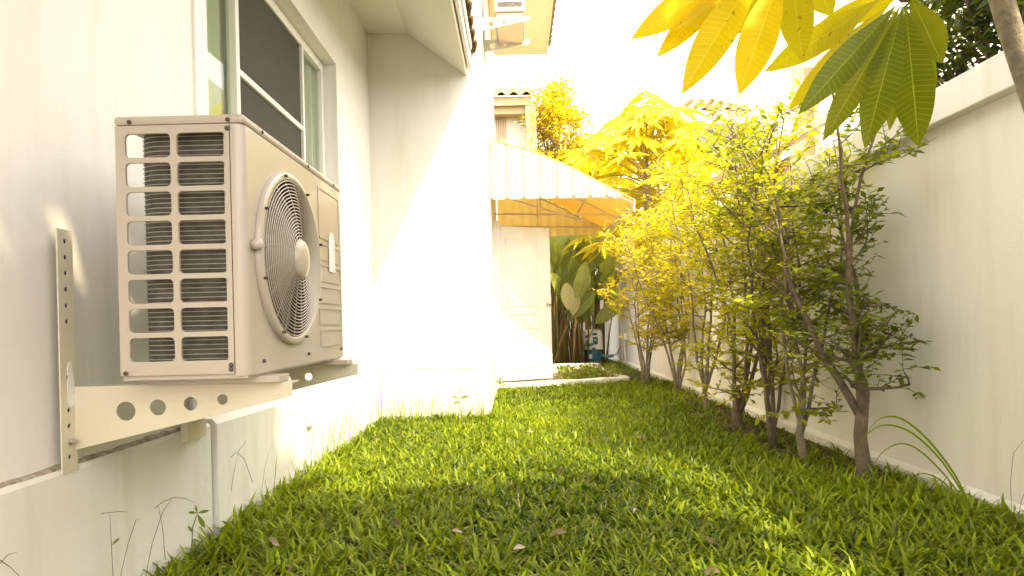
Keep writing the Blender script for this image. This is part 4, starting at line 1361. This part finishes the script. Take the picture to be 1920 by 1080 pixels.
tag(g_, 'broad bladed green lawn grass between the house and the boundary wall', 'grass', kind='stuff')
straw = tufts(lawn_pts(1500, 1.3, 7.2), 2, .02)
straw = straw[(straw[:, 0] > -1.1) & (straw[:, 0] < 1.8) & ~((straw[:, 1] > 5.05) & (straw[:, 0] < -.24))]
tag(blades('dry_grass', straw, NR.uniform(.04, .10, len(straw)), (.003, .007), M_straw, tilt=(.5, 1.4)), 'scattered straw coloured dry blades among the lawn grass', 'grass', kind='stuff')
# thin seeding stalks along the plinth
sx = np.concatenate([NR.uniform(-1.10, -.28, 110), NR.uniform(-1.12, -1.04, 60)])
sy = np.concatenate([NR.uniform(4.85, 5.05, 110), NR.uniform(2.6, 5.0, 60)])
ws_ = blades('seeding_grass', np.stack([sx, sy], 1), NR.uniform(.18, .38, 170), (.0025, .005), M_weed, tilt=(.0, .35), seg=3)
tag(ws_, 'thin seeding grass stalks along the foot of the house plinth', 'grass', kind='stuff')
# low weeds between the kerbs
n = 1400
wx_, wy_ = NR.uniform(.55, 1.32, n), NR.uniform(7.75, 8.9, n)
leaf_cloud('ground_weeds', np.stack([wx_, wy_, NR.uniform(.02, .16, n)], 1), NR.normal(0, 1, (n, 3)) * [1, 1, .5] + [0, 0, .3], NR.normal(0, .4, (n, 3)) + [0, 0, 1], NR.uniform(.04, .08, n), .03, M_weed, None)
tag(bpy.data.objects['ground_weeds'], 'low leafy weeds spreading over the paving between the white kerbs', 'weeds', kind='stuff')

# ------------------------------------------------------------------ single weeds and stalks
def stalk_weed(pts_list, label, r=.0009, leaf=(), mat=None):
    f0 = pts_list[0][0]
    pts_list[0].insert(0, Vector((f0.x + .004, f0.y, -.01)))
    b = pts_list[0][0]
    o = empty('weed', (b.x, b.y, 0), label, 'weed', 'thin weeds by the plinth')
    for pts in pts_list:
        MB().tube(pts, [r * 1.2] + [r] * (len(pts) - 2) + [r * .5], 5, False).build('stem', mat or M_stalk, o)
    for b, t in leaf:
        me = leaf_mesh('leaf', (t - b).length, (t - b).length * .28, M_weedleaf, sag=.15, n=6, m=2)
        place_w(me, 'leaf', aim(b, t, Vector((.3, -1, .5))), o)
    return o


M_weedleaf = leafmat('weed_blade', (0.10, 0.14, 0.02), (0.16, 0.20, 0.03), .35, .4, veins=True, vein=(.2, .24, .05))
A = lambda x, y, Y=1.93: at(x, y, Y)
B = lambda pts, Y: [at(x, y, Y) for x, y in pts]
stalk_weed([B([(212, 1085), (209, 1020), (206, 963)], 1.70), B([(182, 966), (195, 962), (206, 961), (222, 959), (240, 960)], 1.69)], 'thin dry T shaped seed stalk standing before the plinth', leaf=[tuple(B([(210, 1022), (223, 1009)], 1.69))])
stalk_weed([B([(227, 1075), (240, 1020), (255, 975), (262, 972)], 1.74)], 'single leaning stalk beside the T shaped seed stalk')
stalk_weed([B([(274, 1078), (285, 1020), (305, 960), (322, 935)], 1.86), B([(290, 953), (305, 941), (325, 933), (345, 934), (365, 943)], 1.86), B([(310, 1050), (305, 990), (297, 950)], 1.87)], 'crossed pair of thin stalks with an arching seed head')
stalk_weed([B([(360, 1025), (361, 990), (370, 962)], 2.08)], 'small green weed with spread leaves at the lawn edge', r=.002, leaf=[tuple(B(q, 2.08)) for q in ([(370, 962), (366, 948)], [(370, 962), (391, 957)], [(370, 962), (352, 960)], [(370, 964), (384, 990)], [(362, 1000), (352, 985)])])
stalk_weed([B([(430, 960), (436, 900), (446, 850)], 2.42), B([(425, 865), (443, 848), (458, 862)], 2.42), B([(474, 905), (458, 860), (446, 848), (462, 826)], 2.42)], 'pale branching stalk against the plinth below the metal clip')
stalk_weed([B([(520, 850), (528, 800), (545, 775), (560, 772)], 2.95), B([(500, 800), (515, 790), (535, 786)], 2.95)], 'fine bent stalk beside the white plastic cap')
stalk_weed([B([(-8, 1065), (15, 1040), (32, 1035)], 1.36), B([(0, 1050), (20, 1064), (38, 1082)], 1.36)], 'two dark stalk tips in the lower corner of the plinth')
stalk_weed([[A(868, 790, 4.7), A(860, 750, 4.7), A(866, 735, 4.7)]], 'small pale leafed weed at the corner of the projecting room', r=.003, leaf=[(A(862, 748, 4.7), A(846, 742, 4.7)), (A(862, 746, 4.7), A(880, 742, 4.7)), (A(865, 738, 4.7), A(862, 728, 4.7)), (A(864, 752, 4.7), A(850, 757, 4.7))])
stalk_weed([[A(938, 745, 7.0), A(938, 722, 7.0)]], 'small rosette weed growing beside the kerb at the door corner', r=.003, leaf=[(A(938, 722, 7.0), A(930, 710, 7.0)), (A(938, 722, 7.0), A(947, 711, 7.0)), (A(938, 722, 7.0), A(938, 706, 7.0)), (A(938, 724, 7.0), A(950, 720, 7.0))])
stalk_weed([[A(1897, 985, 2.1), A(1895, 900, 2.1), A(1900, 850, 2.1), A(1922, 822, 2.1)], [A(1905, 990, 2.1), A(1915, 940, 2.1), A(1930, 900, 2.1)]], 'two thin upright stalks against the boundary wall at the edge of the view')

tg = empty('tall_grass', tuple(at(1815, 945, 2.25)), 'tall arching green grass blades beside the nearest shrub', 'grass')
for pts, wd in (([(1818, 950), (1790, 890), (1740, 825), (1690, 785), (1650, 785), (1622, 815)], .008), ([(1820, 952), (1770, 870), (1710, 812), (1660, 797), (1625, 815), (1605, 850)], .007),
                ([(1818, 955), (1775, 895), (1720, 842), (1680, 833), (1645, 860), (1635, 900)], .006), ([(1815, 955), (1770, 905), (1735, 888), (1715, 895), (1700, 915)], .006)):
    C = [at(x, y, 2.25 + .02 * i) for i, (x, y) in enumerate(pts)]
    D = []
    for i in range(len(C) - 1):
        for k in range(4):
            p0, p1, p2, p3 = C[max(i - 1, 0)], C[i], C[i + 1], C[min(i + 2, len(C) - 1)]
            t = k / 4
            D.append(.5 * ((2 * p1) + (p2 - p0) * t + (2 * p0 - 5 * p1 + 4 * p2 - p3) * t * t + (3 * p1 - p0 - 3 * p2 + p3) * t ** 3))
    D.append(C[-1])
    vs = []
    for i, p in enumerate(D):
        t = (D[min(i + 1, len(D) - 1)] - D[max(i - 1, 0)]).normalized()
        s = t.cross(Vector((0, 1, .35))).normalized() * wd * .5 * min(1, (len(D) - 1 - i) / 8 + .05)
        vs += [p - s, p + Vector((0, .0015, 0)), p + s]
    me = MB().add(vs, [(3 * i + k, 3 * i + k + 1, 3 * i + k + 4, 3 * i + k + 3) for i in range(len(D) - 1) for k in range(2)]).mesh('blade')
    a = me.attributes.new('tint', 'FLOAT', 'POINT'); a.data.foreach_set('value', [.45] * len(me.vertices))
    add_mesh('blade', me, M_grass, tg, True)

# ------------------------------------------------------------------ fallen leaves, each one a thing
FL = [((755, 983), .085, 'b', 'large curled brown fallen leaf in the middle of the lawn'), ((525, 1018), .06, 'p', 'pale dry fallen leaf near the plinth in the front grass'),
      ((845, 990), .05, 'p', 'small pale upright fallen leaf next to the large curled one'), ((962, 1025), .055, 'p', 'pale folded fallen leaf in front of the lawn centre'),
      ((1030, 1000), .085, 'b', 'dark reddish brown fallen leaf in the front lawn'), ((1048, 888), .08, 'p', 'two toned curled fallen leaf in the mid lawn'),
      ((1192, 818), .085, 'p', 'pinkish pale fallen leaf near the shade edge by the dark trunk'), ((1222, 868), .06, 'p', 'narrow tan fallen leaf below the pinkish one'),
      ((1311, 975), .06, 'b', 'pointed brown fallen leaf standing in the shaded grass'), ((1313, 1008), .065, 'b', 'long thin brown fallen leaf under the pointed one'),
      ((1488, 925), .06, 'b', 'dull brown fallen leaf near the bare soil'), ((1506, 958), .03, 'y', 'small bright yellow fallen leaf in the shaded grass'),
      ((1350, 1065), .06, 'b', 'brown striped fallen leaf at the front edge of the lawn'), ((537, 1068), .06, 'p', 'pale fallen leaf at the front edge below the plinth weeds'),
      ((768, 1055), .05, 'b', 'small brown fallen leaf at the front of the lawn centre'), ((985, 808), .06, 'p', 'white fallen leaf in the sunny patch before the projecting room'),
      ((1113, 825), .07, 'b', 'brownish fallen leaf in the sunlit far lawn'), ((1190, 948), .04, 'p', 'thin white fallen leaf lying flat in the front shade')]
for (p, s, c, lab) in FL:
    kb, ka = (602 - p[1]) / FPX, (p[0] - 970) / FPX
    Y = (.055 - CAMH) / (kb * math.cos(ROLL) - ka * math.sin(ROLL))
    q = at(p[0], p[1], Y)
    mt = {'b': M_brownleaf, 'p': M_paleleaf, 'y': M_yleaf}[c]
    me = leaf_mesh('fallen_leaf', s * .8, s * .8 * R.uniform(.3, .5), mt, sag=R.choice([-.8, .8, .5]), fold=R.uniform(.5, 1.1), n=8, m=4)
    o = bpy.data.objects.new('fallen_leaf', me)
    COL.objects.link(o)
    a = R.uniform(0, 6.28)
    T = q + Vector((math.cos(a), math.sin(a) * .5, R.uniform(.05, .5)))
    o.matrix_world = aim(q - Vector((0, 0, .01)), T, Vector((R.uniform(-.5, .5), -.8, .9)))
    tag(o, lab, 'leaf', 'dry leaves fallen on the lawn')
